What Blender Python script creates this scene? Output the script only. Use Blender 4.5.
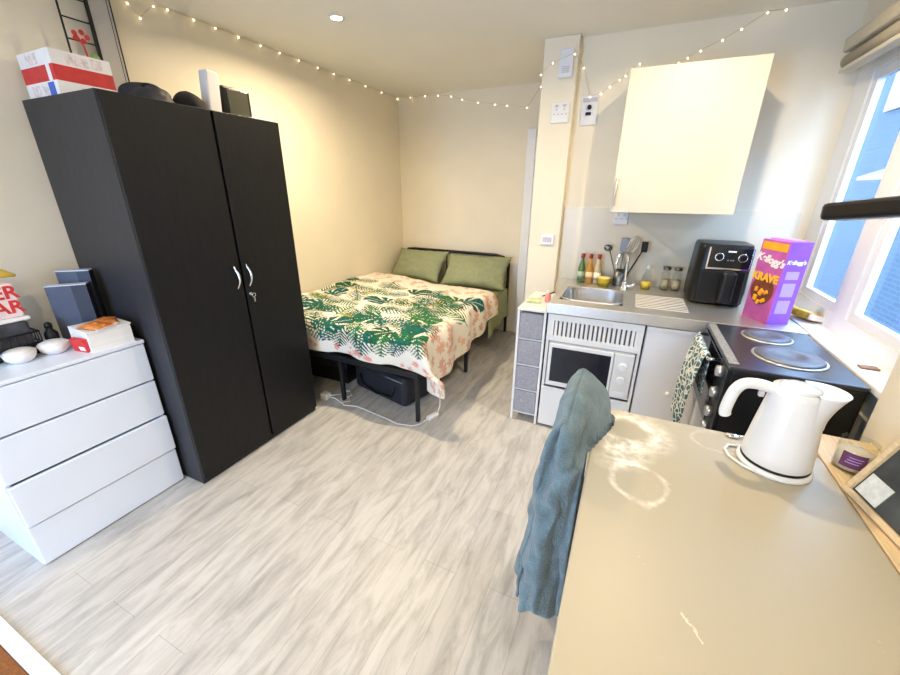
import bpy, bmesh, math, random
import numpy as np
from mathutils import Vector, Matrix, noise

for o in list(bpy.data.objects):
    bpy.data.objects.remove(o)
S = bpy.context.scene
COL = S.collection
random.seed(7)
R = math.radians

# ------------------------------------------------------------------ camera
cd = bpy.data.cameras.new('camera')
cam = bpy.data.objects.new('camera', cd)
COL.objects.link(cam)
cd.sensor_fit = 'HORIZONTAL'
cd.sensor_width = 36.0
cd.lens = 382.94 / 900 * 36.0
cd.clip_start = 0.02
yaw, pitch, roll = 0.4301, 0.3661, 0.0062
fw = Vector((-math.sin(yaw)*math.cos(pitch), math.cos(yaw)*math.cos(pitch), -math.sin(pitch)))
rt = Vector((math.cos(yaw), math.sin(yaw), 0))
up = rt.cross(fw)
r2 = math.cos(roll)*rt + math.sin(roll)*up
u2 = -math.sin(roll)*rt + math.cos(roll)*up
m = Matrix((r2, u2, -fw)).transposed().to_4x4()
m.translation = Vector((2.5689, 0.0085, 1.5524))
cam.matrix_world = m
S.camera = cam

# ------------------------------------------------------------------ world, light, exposure
S.view_settings.view_transform = 'Standard'
S.view_settings.look = 'None'
S.view_settings.gamma = 1.0
S.view_settings.use_curve_mapping = False
S.view_settings.exposure = 0.14
LAMP_W = 32.0                      # each ceiling downlight
LAMP_COL = (1.0, 0.81, 0.54)
SKY = 15.0
SKY_COL = (0.42, 0.64, 1.0)
w = bpy.data.worlds.new('sky')
S.world = w
w.use_nodes = True
bg = w.node_tree.nodes['Background']
bg.inputs[0].default_value = (*SKY_COL, 1)
bg.inputs[1].default_value = SKY
for loc_, wd_, hg_, dr_ in (((3.66, 2.39, 1.56), 1.40, 1.22, (-1, 0, 0)), ((1.1, -1.78, 1.25), 1.25, 1.75, (0, 1, 0))):   # daylight portals in the two window openings
    pl = bpy.data.lights.new('window_daylight', 'AREA')
    pl.shape = 'RECTANGLE'; pl.size = wd_; pl.size_y = hg_
    pl.cycles.is_portal = True
    po = bpy.data.objects.new('window_daylight', pl)
    COL.objects.link(po)
    po.location = loc_
    po.rotation_euler = Vector(dr_).to_track_quat('-Z', 'Z').to_euler()
try:
    S.cycles.use_denoising = True
    S.cycles.max_bounces = 8
    S.cycles.diffuse_bounces = 5
    S.cycles.transparent_max_bounces = 12
    S.cycles.sample_clamp_indirect = 6
    S.cycles.caustics_reflective = False
    S.cycles.caustics_refractive = False
except Exception:
    pass

# ------------------------------------------------------------------ materials
MATS = {}
def mat(name, col=(.8, .8, .8), rough=.5, metal=0, var=0, scale=8, bump=0, bscale=40, emit=None, estr=0, stretch=None, spec=.5, trans=0, sheen=0):
    if name in MATS: return MATS[name]
    mt = bpy.data.materials.new(name); MATS[name] = mt
    mt.use_nodes = True
    nt = mt.node_tree; b = nt.nodes['Principled BSDF']
    b.inputs['Base Color'].default_value = (*col, 1)
    b.inputs['Roughness'].default_value = rough
    b.inputs['Metallic'].default_value = metal
    b.inputs['Specular IOR Level'].default_value = spec
    if trans: b.inputs['Transmission Weight'].default_value = trans
    if sheen: b.inputs['Sheen Weight'].default_value = sheen
    if emit:
        b.inputs['Emission Color'].default_value = (*emit, 1)
        b.inputs['Emission Strength'].default_value = estr
    tc = nt.nodes.new('ShaderNodeTexCoord'); mp = nt.nodes.new('ShaderNodeMapping')
    nt.links.new(tc.outputs['Object'], mp.inputs[0])
    if stretch: mp.inputs['Scale'].default_value = stretch
    if var:
        n = nt.nodes.new('ShaderNodeTexNoise'); n.inputs['Scale'].default_value = scale; n.inputs['Detail'].default_value = 5
        nt.links.new(mp.outputs[0], n.inputs['Vector'])
        rp = nt.nodes.new('ShaderNodeValToRGB')
        rp.color_ramp.elements[0].position = .3; rp.color_ramp.elements[1].position = .7
        rp.color_ramp.elements[0].color = (*[max(0, c*(1-var)) for c in col], 1)
        rp.color_ramp.elements[1].color = (*[min(1, c*(1+var)) for c in col], 1)
        nt.links.new(n.outputs['Fac'], rp.inputs[0]); nt.links.new(rp.outputs[0], b.inputs['Base Color'])
    if bump:
        n2 = nt.nodes.new('ShaderNodeTexNoise'); n2.inputs['Scale'].default_value = bscale; n2.inputs['Detail'].default_value = 4
        nt.links.new(mp.outputs[0], n2.inputs['Vector'])
        bp = nt.nodes.new('ShaderNodeBump'); bp.inputs['Strength'].default_value = bump; bp.inputs['Distance'].default_value = .01
        nt.links.new(n2.outputs['Fac'], bp.inputs['Height']); nt.links.new(bp.outputs[0], b.inputs['Normal'])
    return mt

def glass_mat(name, tint=(1, 1, 1), gloss=.1):
    if name in MATS: return MATS[name]
    mt = bpy.data.materials.new(name); MATS[name] = mt
    mt.use_nodes = True; nt = mt.node_tree
    for n in list(nt.nodes): nt.nodes.remove(n)
    out = nt.nodes.new('ShaderNodeOutputMaterial'); mx = nt.nodes.new('ShaderNodeMixShader')
    t = nt.nodes.new('ShaderNodeBsdfTransparent'); t.inputs[0].default_value = (*tint, 1)
    g = nt.nodes.new('ShaderNodeBsdfGlossy'); g.inputs['Roughness'].default_value = .02
    f = nt.nodes.new('ShaderNodeFresnel'); f.inputs['IOR'].default_value = gloss
    ge = nt.nodes.new('ShaderNodeNewGeometry'); iv = nt.nodes.new('ShaderNodeMath'); iv.operation = 'SUBTRACT'; iv.inputs[0].default_value = 1
    mm = nt.nodes.new('ShaderNodeMath'); mm.operation = 'MULTIPLY'
    nt.links.new(ge.outputs['Backfacing'], iv.inputs[1]); nt.links.new(iv.outputs[0], mm.inputs[1]); nt.links.new(f.outputs[0], mm.inputs[0])
    nt.links.new(mm.outputs[0], mx.inputs[0]); nt.links.new(t.outputs[0], mx.inputs[1]); nt.links.new(g.outputs[0], mx.inputs[2])
    nt.links.new(mx.outputs[0], out.inputs[0])
    return mt

def floor_mat():
    mt = bpy.data.materials.new('grey_washed_wood_vinyl'); mt.use_nodes = True
    nt = mt.node_tree; b = nt.nodes['Principled BSDF']; L = nt.links.new
    tc = nt.nodes.new('ShaderNodeTexCoord')
    mp = nt.nodes.new('ShaderNodeMapping'); mp.inputs['Rotation'].default_value = (0, 0, R(90))
    L(tc.outputs['Object'], mp.inputs[0])
    br = nt.nodes.new('ShaderNodeTexBrick'); br.inputs['Scale'].default_value = 1
    br.inputs['Brick Width'].default_value = 1.1; br.inputs['Row Height'].default_value = .15
    br.inputs['Mortar Size'].default_value = .0012; br.inputs['Mortar Smooth'].default_value = .3
    br.inputs['Color1'].default_value = (.52, .50, .47, 1); br.inputs['Color2'].default_value = (.46, .44, .415, 1)
    br.inputs['Mortar'].default_value = (.34, .32, .30, 1); br.offset = .37
    L(mp.outputs[0], br.inputs['Vector'])
    m2 = nt.nodes.new('ShaderNodeMapping'); m2.inputs['Scale'].default_value = (9, 1.7, 1)
    L(tc.outputs['Object'], m2.inputs[0])
    n = nt.nodes.new('ShaderNodeTexNoise'); n.inputs['Scale'].default_value = 2.2; n.inputs['Detail'].default_value = 8; n.inputs['Roughness'].default_value = .65; n.inputs['Distortion'].default_value = .6
    L(m2.outputs[0], n.inputs['Vector'])
    rp = nt.nodes.new('ShaderNodeValToRGB'); rp.color_ramp.elements[0].position = .30; rp.color_ramp.elements[1].position = .58
    rp.color_ramp.elements[0].color = (.62, .615, .61, 1); rp.color_ramp.elements[1].color = (1.08, 1.08, 1.08, 1)
    L(n.outputs['Fac'], rp.inputs[0])
    mu = nt.nodes.new('ShaderNodeMix'); mu.data_type = 'RGBA'; mu.blend_type = 'MULTIPLY'; mu.inputs[0].default_value = .9
    L(br.outputs['Color'], mu.inputs[6]); L(rp.outputs[0], mu.inputs[7])
    L(mu.outputs[2], b.inputs['Base Color'])
    b.inputs['Roughness'].default_value = .42
    bp = nt.nodes.new('ShaderNodeBump'); bp.inputs['Strength'].default_value = .12; bp.inputs['Distance'].default_value = .004
    L(n.outputs['Fac'], bp.inputs['Height']); L(bp.outputs[0], b.inputs['Normal'])
    return mt

def brick_mat():
    mt = bpy.data.materials.new('blue_grey_brick'); mt.use_nodes = True
    nt = mt.node_tree; b = nt.nodes['Principled BSDF']; L = nt.links.new
    tc = nt.nodes.new('ShaderNodeTexCoord'); mp = nt.nodes.new('ShaderNodeMapping'); mp.inputs['Rotation'].default_value = (R(90), 0, R(90))
    cx = nt.nodes.new('ShaderNodeSeparateXYZ'); cb = nt.nodes.new('ShaderNodeCombineXYZ')
    L(tc.outputs['Object'], cx.inputs[0]); L(cx.outputs[1], cb.inputs[0]); L(cx.outputs[2], cb.inputs[1])
    br = nt.nodes.new('ShaderNodeTexBrick'); br.inputs['Scale'].default_value = 1
    br.inputs['Brick Width'].default_value = .23; br.inputs['Row Height'].default_value = .078; br.inputs['Mortar Size'].default_value = .008
    br.inputs['Color1'].default_value = (.014, .026, .036, 1); br.inputs['Color2'].default_value = (.009, .019, .030, 1); br.inputs['Mortar'].default_value = (.026, .038, .046, 1)
    L(cb.outputs[0], br.inputs['Vector']); L(br.outputs['Color'], b.inputs['Base Color']); b.inputs['Roughness'].default_value = .85
    return mt

def table_mat():
    """pale laminate with two chalky ring stains and smears; object space = world offset from table origin"""
    mt = bpy.data.materials.new('stained_pale_laminate_top'); mt.use_nodes = True
    nt = mt.node_tree; b = nt.nodes['Principled BSDF']; L = nt.links.new
    N = nt.nodes.new
    def math_(op, a, c=None, clamp=False):
        n = N('ShaderNodeMath'); n.operation = op; n.use_clamp = clamp
        for i, v in enumerate((a, c)):
            if v is None: continue
            if isinstance(v, (int, float)): n.inputs[i].default_value = v
            else: L(v, n.inputs[i])
        return n.outputs[0]
    tc = N('ShaderNodeTexCoord')
    nz = N('ShaderNodeTexNoise'); nz.inputs['Scale'].default_value = 9; nz.inputs['Detail'].default_value = 6; L(tc.outputs['Object'], nz.inputs['Vector'])
    nf = N('ShaderNodeTexNoise'); nf.inputs['Scale'].default_value = 38; nf.inputs['Detail'].default_value = 5; L(tc.outputs['Object'], nf.inputs['Vector'])
    total = None
    # centre (world xy), radius, half width, strength, filled
    for (cx, cy, r, hw, st) in ((2.672, 1.345, .080, .022, .95), (2.665, 1.335, .115, .05, .6), (2.70, 1.065, .078, .014, .7), (2.665, 1.20, .035, .06, .85), (2.62, 1.14, .02, .05, .4), (2.95, 1.40, .07, .010, .3)):
        vs = N('ShaderNodeVectorMath'); vs.operation = 'DISTANCE'
        mp = N('ShaderNodeMapping'); mp.inputs['Location'].default_value = (0, 0, 0)
        sep = N('ShaderNodeSeparateXYZ'); cmb = N('ShaderNodeCombineXYZ')
        L(tc.outputs['Object'], sep.inputs[0]); L(sep.outputs[0], cmb.inputs[0]); L(sep.outputs[1], cmb.inputs[1])
        L(cmb.outputs[0], vs.inputs[0]); vs.inputs[1].default_value = (cx-TX, cy-TY, 0)
        d = math_('ADD', vs.outputs['Value'], math_('MULTIPLY', math_('SUBTRACT', nz.outputs['Fac'], .5), .075))
        e = math_('ABSOLUTE', math_('SUBTRACT', d, r))
        k = math_('SUBTRACT', 1.0, math_('DIVIDE', e, hw), clamp=True)
        br = math_('MULTIPLY', k, math_('MULTIPLY', math_('SUBTRACT', nf.outputs['Fac'], .28, clamp=True), 2.6*st), clamp=True)
        total = br if total is None else math_('ADD', total, br, clamp=True)
    # fine spatter and a scratch
    vo = N('ShaderNodeTexVoronoi'); vo.inputs['Scale'].default_value = 55; L(tc.outputs['Object'], vo.inputs['Vector'])
    big = N('ShaderNodeTexNoise'); big.inputs['Scale'].default_value = 3; L(tc.outputs['Object'], big.inputs['Vector'])
    sp = math_('MULTIPLY', math_('LESS_THAN', vo.outputs['Distance'], .16), math_('MULTIPLY', math_('SUBTRACT', big.outputs['Fac'], .60, clamp=True), 2.5), clamp=True)
    total = math_('ADD', total, sp, clamp=True)
    sx = N('ShaderNodeSeparateXYZ'); L(tc.outputs['Object'], sx.inputs[0])
    ddx = math_('SUBTRACT', sx.outputs[0], 2.796-TX); ddy = math_('SUBTRACT', sx.outputs[1], .665-TY)
    along = math_('ABSOLUTE', math_('ADD', math_('MULTIPLY', ddx, .6), math_('MULTIPLY', ddy, -.8)))
    acr = math_('ABSOLUTE', math_('ADD', math_('ADD', math_('MULTIPLY', ddx, .8), math_('MULTIPLY', ddy, .6)), math_('MULTIPLY', math_('SUBTRACT', nf.outputs['Fac'], .5), .03)))
    total = math_('ADD', total, math_('MULTIPLY', math_('MULTIPLY', math_('LESS_THAN', along, .030), math_('LESS_THAN', acr, .0016)), math_('MULTIPLY', nf.outputs['Fac'], 1.1)), clamp=True)
    mx = N('ShaderNodeMix'); mx.data_type = 'RGBA'
    L(total, mx.inputs[0]); mx.inputs[6].default_value = (.415, .375, .285, 1); mx.inputs[7].default_value = (.86, .81, .70, 1)
    L(mx.outputs[2], b.inputs['Base Color'])
    rg = math_('ADD', .40, math_('MULTIPLY', total, .3)); L(rg, b.inputs['Roughness'])
    b.inputs['Specular IOR Level'].default_value = .38
    return mt

def attr_mat(name, rough=.85, bump=.15):
    mt = bpy.data.materials.new(name); mt.use_nodes = True; nt = mt.node_tree; b = nt.nodes['Principled BSDF']
    a = nt.nodes.new('ShaderNodeAttribute'); a.attribute_name = 'print'
    nt.links.new(a.outputs['Color'], b.inputs['Base Color']); b.inputs['Roughness'].default_value = rough
    b.inputs['Specular IOR Level'].default_value = .15
    return mt

wallm = mat('cream_wall_paint', (.81, .74, .60), .8, var=.025, scale=3, bump=.06, bscale=120, spec=.2)
ceilm = mat('off_white_ceiling_paint', (.80, .78, .71), .9, var=.02, scale=2, spec=.2)
white = mat('white_paint', (.82, .82, .82), .4)
whiteplas = mat('white_plastic', (.77, .765, .755), .3, var=.01)
creamlam = mat('cream_cupboard_laminate', (.70, .64, .51), .4, var=.01, scale=3)
frostw = mat('frosted_white_drawer', (.73, .80, .92), .35, var=.02, scale=4)
blackw = mat('black_wood_effect', (.008, .008, .009), .42, spec=.28, var=.25, scale=18, stretch=(6, 6, .6), bump=.05, bscale=25)
blackwe = mat('black_edge_strip', (.006, .006, .007), .5)
blackp = mat('black_plastic', (.007, .007, .008), .34, spec=.3, var=.1)
blackm = mat('matt_black_metal', (.015, .015, .017), .45, metal=.3, var=.1)
chrome = mat('polished_chrome', (.85, .85, .85), .12, metal=1, var=.02)
steel = mat('brushed_stainless_steel', (.74, .71, .66), .42, metal=1, var=.08, scale=30, stretch=(1, 12, 12))
steeld = mat('darker_steel', (.20, .20, .205), .35, metal=1, var=.05)
sage = mat('sage_green_cotton', (.30, .325, .19), .9, var=.06, scale=30, bump=.25, bscale=25, spec=.15)
greyfab = mat('grey_woven_fabric', (.36, .36, .40), .9, var=.12, scale=60, bump=.2, bscale=150, spec=.1)
teal = mat('teal_terry_towel', (.125, .195, .235), 1.0, var=.22, scale=26, bump=.7, bscale=160, spec=.05, sheen=.3)
navyfab = mat('black_navy_nylon', (.012, .014, .022), .6, var=.25, scale=14, bump=.3, bscale=18)
red = mat('red_print', (.60, .03, .03), .5, var=.12, scale=40)
bluep = mat('blue_print', (.04, .13, .55), .5)
pinkw = mat('pale_print', (.78, .70, .70), .5, var=.25, scale=60)
wht = mat('white_card', (.85, .84, .84), .55, var=.02)
yell = mat('yellow_plastic', (.85, .60, .05), .4, var=.06)
lightwood = mat('pale_wood', (.66, .50, .30), .5, var=.14, scale=10, stretch=(12, 1, 12))
brownc = mat('brown_carpet_pile', (.24, .085, .02), 1.0, var=.3, scale=120, bump=.6, bscale=300)
greylam = mat('grey_paint', (.40, .38, .36), .6, var=.03)
glow = mat('warm_lamp_lens', (1, .9, .7), .4, emit=(1, .86, .60), estr=30)
bulbm = mat('warm_fairy_bulb', (1, .9, .7), .3, emit=(1, .82, .50), estr=4.5)
wirem = mat('clear_copper_wire', (.62, .52, .36), .4, metal=.4)
winglass = glass_mat('window_glass', (.93, .97, 1), 1.25)
clearglass = glass_mat('clear_glass', (.93, .94, .92), 1.3)

# ------------------------------------------------------------------ mesh builder
class MB:
    def __init__(s): s.v = []; s.f = []; s.m = []; s.sm = []
    def add(s, vs, fs, mi=0, smooth=False, M=None):
        k = len(s.v)
        for p in vs:
            p = Vector(p)
            if M is not None: p = M @ p
            s.v.append(p)
        for f in fs:
            s.f.append([k+i for i in f]); s.m.append(mi); s.sm.append(smooth)
        return s
    def box(s, x0, x1, y0, y1, z0, z1, bev=0, mi=0, M=None, seg=2):
        bm = bmesh.new(); bmesh.ops.create_cube(bm, size=1)
        for v in bm.verts:
            v.co = Vector(((x0+x1)/2 + v.co.x*(x1-x0), (y0+y1)/2 + v.co.y*(y1-y0), (z0+z1)/2 + v.co.z*(z1-z0)))
        if bev:
            bmesh.ops.bevel(bm, geom=bm.edges[:], offset=min(bev, .49*min(abs(x1-x0), abs(y1-y0), abs(z1-z0))), segments=seg, profile=.5, affect='EDGES')
        bm.verts.index_update()
        s.add([v.co.copy() for v in bm.verts], [[v.index for v in f.verts] for f in bm.faces], mi, False, M)
        bm.free(); return s
    def prism(s, pts, z0, z1, bev=0, mi=0, M=None):
        bm = bmesh.new()
        a = [bm.verts.new((p[0], p[1], z0)) for p in pts]
        f = bm.faces.new(a)
        r = bmesh.ops.extrude_face_region(bm, geom=[f])
        for e in r['geom']:
            if isinstance(e, bmesh.types.BMVert): e.co.z = z1
        bmesh.ops.recalc_face_normals(bm, faces=bm.faces[:])
        if bev:
            es = [e for e in bm.edges if abs(e.verts[0].co.z-e.verts[1].co.z) < 1e-6]
            bmesh.ops.bevel(bm, geom=es, offset=bev, segments=2, profile=.5, affect='EDGES')
        bm.verts.index_update()
        s.add([v.co.copy() for v in bm.verts], [[v.index for v in f.verts] for f in bm.faces], mi, False, M)
        bm.free(); return s
    def cyl(s, p0, p1, r0, r1=None, n=20, mi=0, caps=True, M=None):
        r1 = r0 if r1 is None else r1
        p0 = Vector(p0); p1 = Vector(p1); d = (p1-p0).normalized()
        a = d.orthogonal().normalized(); b = d.cross(a)
        vs = []
        for p, r in ((p0, r0), (p1, r1)):
            for i in range(n):
                t = 2*math.pi*i/n; vs.append(p + r*(math.cos(t)*a + math.sin(t)*b))
        s.add(vs, [[i, (i+1) % n, n+(i+1) % n, n+i] for i in range(n)], mi, True, M)
        if caps: s.add(vs, [list(range(n))[::-1], list(range(n, 2*n))], mi, False, M)
        return s
    def tube(s, pts, r, n=8, mi=0, M=None, closed=False):
        pts = [Vector(p) for p in pts]; k = len(pts); vs = []
        prev = None
        for i, p in enumerate(pts):
            if closed: d = pts[(i+1) % k]-pts[i-1]
            else: d = pts[min(i+1, k-1)]-pts[max(i-1, 0)]
            d.normalize()
            if prev is None: a = d.orthogonal().normalized()
            else:
                a = prev - d*prev.dot(d)
                a = a.normalized() if a.length > 1e-6 else d.orthogonal().normalized()
            prev = a; b = d.cross(a)
            rr = r[i] if isinstance(r, (list, tuple)) else r
            for j in range(n):
                t = 2*math.pi*j/n; vs.append(p + rr*(math.cos(t)*a+math.sin(t)*b))
        fs = []
        for i in range(k if closed else k-1):
            i2 = (i+1) % k
            for j in range(n): fs.append([i*n+j, i*n+(j+1) % n, i2*n+(j+1) % n, i2*n+j])
        s.add(vs, fs, mi, True, M)
        if not closed: s.add(vs, [list(range(n))[::-1], list(range((k-1)*n, k*n))], mi, False, M)
        return s
    def lathe(s, prof, c=(0, 0, 0), n=32, mi=0, M=None, sx=1, sy=1):
        vs = []
        for r, z in prof:
            for j in range(n):
                t = 2*math.pi*j/n; vs.append((c[0]+sx*r*math.cos(t), c[1]+sy*r*math.sin(t), c[2]+z))
        fs = []
        for i in range(len(prof)-1):
            for j in range(n): fs.append([i*n+j, i*n+(j+1) % n, (i+1)*n+(j+1) % n, (i+1)*n+j])
        s.add(vs, fs, mi, True, M)
        caps = []
        if prof[0][0] > 1e-5: caps.append(list(range(n))[::-1])
        if prof[-1][0] > 1e-5: caps.append(list(range((len(prof)-1)*n, len(prof)*n)))
        if caps: s.add(vs, caps, mi, False, M)
        return s
    def ball(s, c, r, n=12, mi=0, sc=(1, 1, 1), M=None):
        prof = [(max(1e-6, math.sin(math.pi*i/n)), -math.cos(math.pi*i/n)) for i in range(n+1)]
        vs = []; k = 2*n
        for pr, z in prof:
            for j in range(k):
                t = 2*math.pi*j/k; vs.append((c[0]+r*sc[0]*pr*math.cos(t), c[1]+r*sc[1]*pr*math.sin(t), c[2]+r*sc[2]*z))
        fs = [[i*k+j, i*k+(j+1) % k, (i+1)*k+(j+1) % k, (i+1)*k+j] for i in range(n) for j in range(k)]
        return s.add(vs, fs, mi, True, M)
    def grid(s, fn, nu, nv, mi=0, M=None):
        vs = [fn(i/nu, j/nv) for i in range(nu+1) for j in range(nv+1)]
        fs = [[i*(nv+1)+j, (i+1)*(nv+1)+j, (i+1)*(nv+1)+j+1, i*(nv+1)+j+1] for i in range(nu) for j in range(nv)]
        return s.add(vs, fs, mi, True, M)
    def build(s, name, mats, parent=None, loc=None, fixn=True):
        me = bpy.data.meshes.new(name)
        base = Vector((0, 0, 0))
        if parent is not None: base = WL[parent.name]
        elif loc is not None: base = Vector(loc)
        me.from_pydata([tuple(p-base) for p in s.v], [], s.f)
        if not isinstance(mats, (list, tuple)): mats = [mats]
        for mm in mats: me.materials.append(mm)
        me.polygons.foreach_set('material_index', s.m)
        me.polygons.foreach_set('use_smooth', s.sm)
        bm = bmesh.new(); bm.from_mesh(me)
        bmesh.ops.remove_doubles(bm, verts=bm.verts[:], dist=1e-6)
        if fixn: bmesh.ops.recalc_face_normals(bm, faces=bm.faces[:])
        bm.to_mesh(me); bm.free()
        me.update()
        o = bpy.data.objects.new(name, me); COL.objects.link(o)
        if parent is not None: o.parent = parent
        elif loc is not None: o.location = base
        WL[o.name] = base.copy()
        return o
WL = {}
def tag(o, label, cat, group=None, kind=None):
    o['label'] = label; o['category'] = cat
    if group: o['group'] = group
    if kind: o['kind'] = kind
    return o
def thing(name, loc, label, cat, group=None):
    o = bpy.data.objects.new(name, None); COL.objects.link(o)
    o.location = loc; o.empty_display_size = .05
    WL[o.name] = Vector(loc)
    return tag(o, label, cat, group)
def struct(name, mb, mats):
    o = mb.build(name, mats); o['kind'] = 'structure'; return o
def rotz(a, c): return Matrix.Translation(c) @ Matrix.Rotation(a, 4, 'Z')
def smooth(pts, k):
    P = [Vector((*p, 0)) if len(p) == 2 else Vector(p) for p in pts]; out = []
    for i in range(len(P)-1):
        a, b_, c_, d_ = P[max(i-1, 0)], P[i], P[i+1], P[min(i+2, len(P)-1)]
        for j in range(k):
            q = j/k
            out.append(.5*((2*b_)+(c_-a)*q+(2*a-5*b_+4*c_-d_)*q*q+(3*b_-a-3*c_+d_)*q**3))
    out.append(P[-1])
    return [tuple(v)[:len(pts[0])] for v in out]
def text_part(name, body, size, M, mt, parent, extrude=.0006, bold=0.0, shear=0.0, align='CENTER'):
    cu = bpy.data.curves.new(name, 'FONT'); cu.body = body; cu.size = size; cu.extrude = extrude; cu.offset = bold; cu.shear = shear
    cu.align_x = align; cu.align_y = 'CENTER'
    t = bpy.data.objects.new(name, cu); COL.objects.link(t)
    dg = bpy.context.evaluated_depsgraph_get(); dg.update()
    me = bpy.data.meshes.new_from_object(t.evaluated_get(dg))
    bpy.data.objects.remove(t)
    base = WL[parent.name]
    me.transform(Matrix.Translation(-base) @ M)
    me.materials.clear(); me.materials.append(mt)
    o = bpy.data.objects.new(name, me); COL.objects.link(o); o.parent = parent
    return o

# ------------------------------------------------------------------ room shell
XR, YB, YK, HC, Y0 = 3.5, 4.19, 3.17, 2.505, -1.7
struct('floor', MB().box(-.1, 3.7, Y0-.1, 4.3, -.06, 0), floor_mat())
struct('ceiling', MB().box(-.1, 3.75, Y0-.1, 4.3, HC, HC+.08), ceilm)
struct('wall_left', MB().box(-.1, 0, Y0-.1, 4.3, 0, HC), wallm)
struct('wall_back', MB().box(0, 1.85, YB, YB+.1, 0, HC), wallm)
struct('wall_kitchen', MB().box(2.07, 3.63, YK, YK+.12, 0, HC), wallm)
struct('wall_pier', MB().box(1.84, 2.07, 3.09, 4.29, 0, HC, bev=.006), wallm)
wr = MB()
wr.box(0, .45, Y0-.1, Y0, 0, HC); wr.box(1.75, 3.75, Y0-.1, Y0, 0, HC); wr.box(.45, 1.75, Y0-.1, Y0, 0, .35); wr.box(.45, 1.75, Y0-.1, Y0, 2.15, HC)
struct('wall_front', wr, wallm)
wr = MB()
wr.box(XR, XR+.11, 1.70, YK, 0, .872)            # under the window
wr.box(XR, XR+.11, 1.70, YK, 2.20, HC)           # above it
wr.box(3.44, 3.61, Y0, 1.70, 0, HC)   # thicker pier at the near side
struct('wall_right', wr, wallm)
struct('trim_1', MB().box(1.485, 1.575, YB-.025, YB, 0, 2.125, bev=.006), white)     # door casing in the alcove corner
struct('door_1', MB().box(1.575, 1.838, YB-.015, YB, 0, 2.05, bev=.003), white)
struct('splashback', MB().box(2.075, 3.5, YK-.008, YK, .9, 1.44), mat('pale_gloss_splashback', (.72, .645, .50), .30, var=.02, scale=3)).name = 'trim_2'
struct('trim_3', MB().box(0, 1.45, .145, .19, 0, .012, bev=.004), white)               # threshold strip
tag(MB().box(0, 1.45, -1.2, .143, .0005, .009, bev=.003).build('carpet', brownc), 'brown carpet beyond the white threshold strip at the bottom left', 'carpet')
# window
wf = MB()
WX0, WX1, WY0, WY1, WZ0, WZ1 = 3.555, 3.60, 1.702, YK, .90, 2.2
wf.box(WX0, WX1, 2.99, WY1, WZ0, WZ1)
wf.box(WX0, WX1, WY0, WY0+.05, WZ0, WZ1)
wf.box(WX0, WX1, WY0+.05, 2.99, WZ0, .985)
wf.box(WX0, WX1, WY0+.05, 2.99, 2.135, WZ1)
wf.box(WX0, WX1, 2.385, 2.505, .985, 2.135)
struct('window_1', wf, white)
for (a, b) in ((2.507, 2.988), (1.754, 2.383)):
    sf = MB()
    for y0, y1, z0, z1 in ((a, a+.045, .987, 2.133), (b-.045, b, .987, 2.133), (a+.045, b-.045, .987, 1.03), (a+.045, b-.045, 2.09, 2.133)):
        sf.box(3.565, 3.594, y0, y1, z0, z1)
    f = sf.build('window_sash', white, bpy.data.objects['window_1']) if False else struct('trim_%d' % (4 if a > 2.4 else 5), sf, white)
    struct('window_%d' % (2 if a > 2.4 else 3), MB().box(3.590, 3.598, a+.02, b-.02, 1.0, 2.12), winglass)
wf = MB()                                            # window behind the camera
for x0, x1, z0, z1 in ((.45, .52, .35, 2.15), (1.68, 1.75, .35, 2.15), (.52, 1.68, .35, .42), (.52, 1.68, 2.08, 2.15)): wf.box(x0, x1, Y0-.07, Y0-.01, z0, z1)
struct('window_4', wf, white)
struct('window_5', MB().box(.52, 1.68, Y0-.045, Y0-.040, .42, 2.08), winglass)
struct('trim_6', MB().box(3.445, 3.56, 1.705, YK-.01, .872, .905, bev=.008), white)      # window sill
# roller blind
t = thing('roller_blind', (3.46, 2.4, 2.17), 'beige roller blind rolled up at the top of the window', 'blind')
MB().box(3.43, 3.498, 1.72, 3.10, 2.245, 2.315, bev=.015).build('cassette', mat('beige_blind_fabric', (.55, .49, .38), .8, var=.05, scale=50), t)
MB().cyl((3.472, 1.74, 2.205), (3.472, 3.085, 2.205), .036, n=24).build('fabric_roll', mat('beige_blind_cloth', (.47, .42, .33), .9, var=.06, scale=40), t)
MB().box(3.44, 3.496, 1.74, 3.085, 2.150, 2.172, bev=.006).build('bottom_bar', mat('pale_blind_bar', (.60, .55, .45), .6), t)

# outside: neighbouring house
t = thing('neighbouring_house', (6.6, 3.0, -3.0), 'blue-grey brick house seen through the window', 'house')
MB().box(6.5, 9.5, -2.5, 30, -3, 4.2).build('wall', brick_mat(), t)
MB().prism([(6.45, 4.22), (9.6, 4.22), (8.0, 5.1)], -2.7, 30.2, M=Matrix(((1, 0, 0, 0), (0, 0, 1, 0), (0, 1, 0, 0), (0, 0, 0, 1)))).build('roof', mat('grey_roof_tiles', (.02, .02, .024), .8, var=.2, scale=12), t)
uw = MB().box(6.44, 6.499, 9.9, 10.75, 2.95, 3.6, bev=.01).build('upper_window', mat('white_frame_outside', (.11, .085, .065), .5), t)
MB().prism([(6.0, 1.76), (6.49, 1.90), (6.49, 2.02), (6.0, 1.82)], 7.6, 9.6, M=Matrix(((1, 0, 0, 0), (0, 0, 1, 0), (0, 1, 0, 0), (0, 0, 0, 1)))).build('awning', mat('cream_awning', (.16, .10, .05), .8, var=.15), t)
tag(MB().box(3.8, 40, -30, 40, -3.2, -3.0).build('ground', mat('grey_yard', (.06, .06, .06), .9, var=.2, scale=2)), 'grey yard outside the window', 'ground')['kind'] = 'structure'

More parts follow.
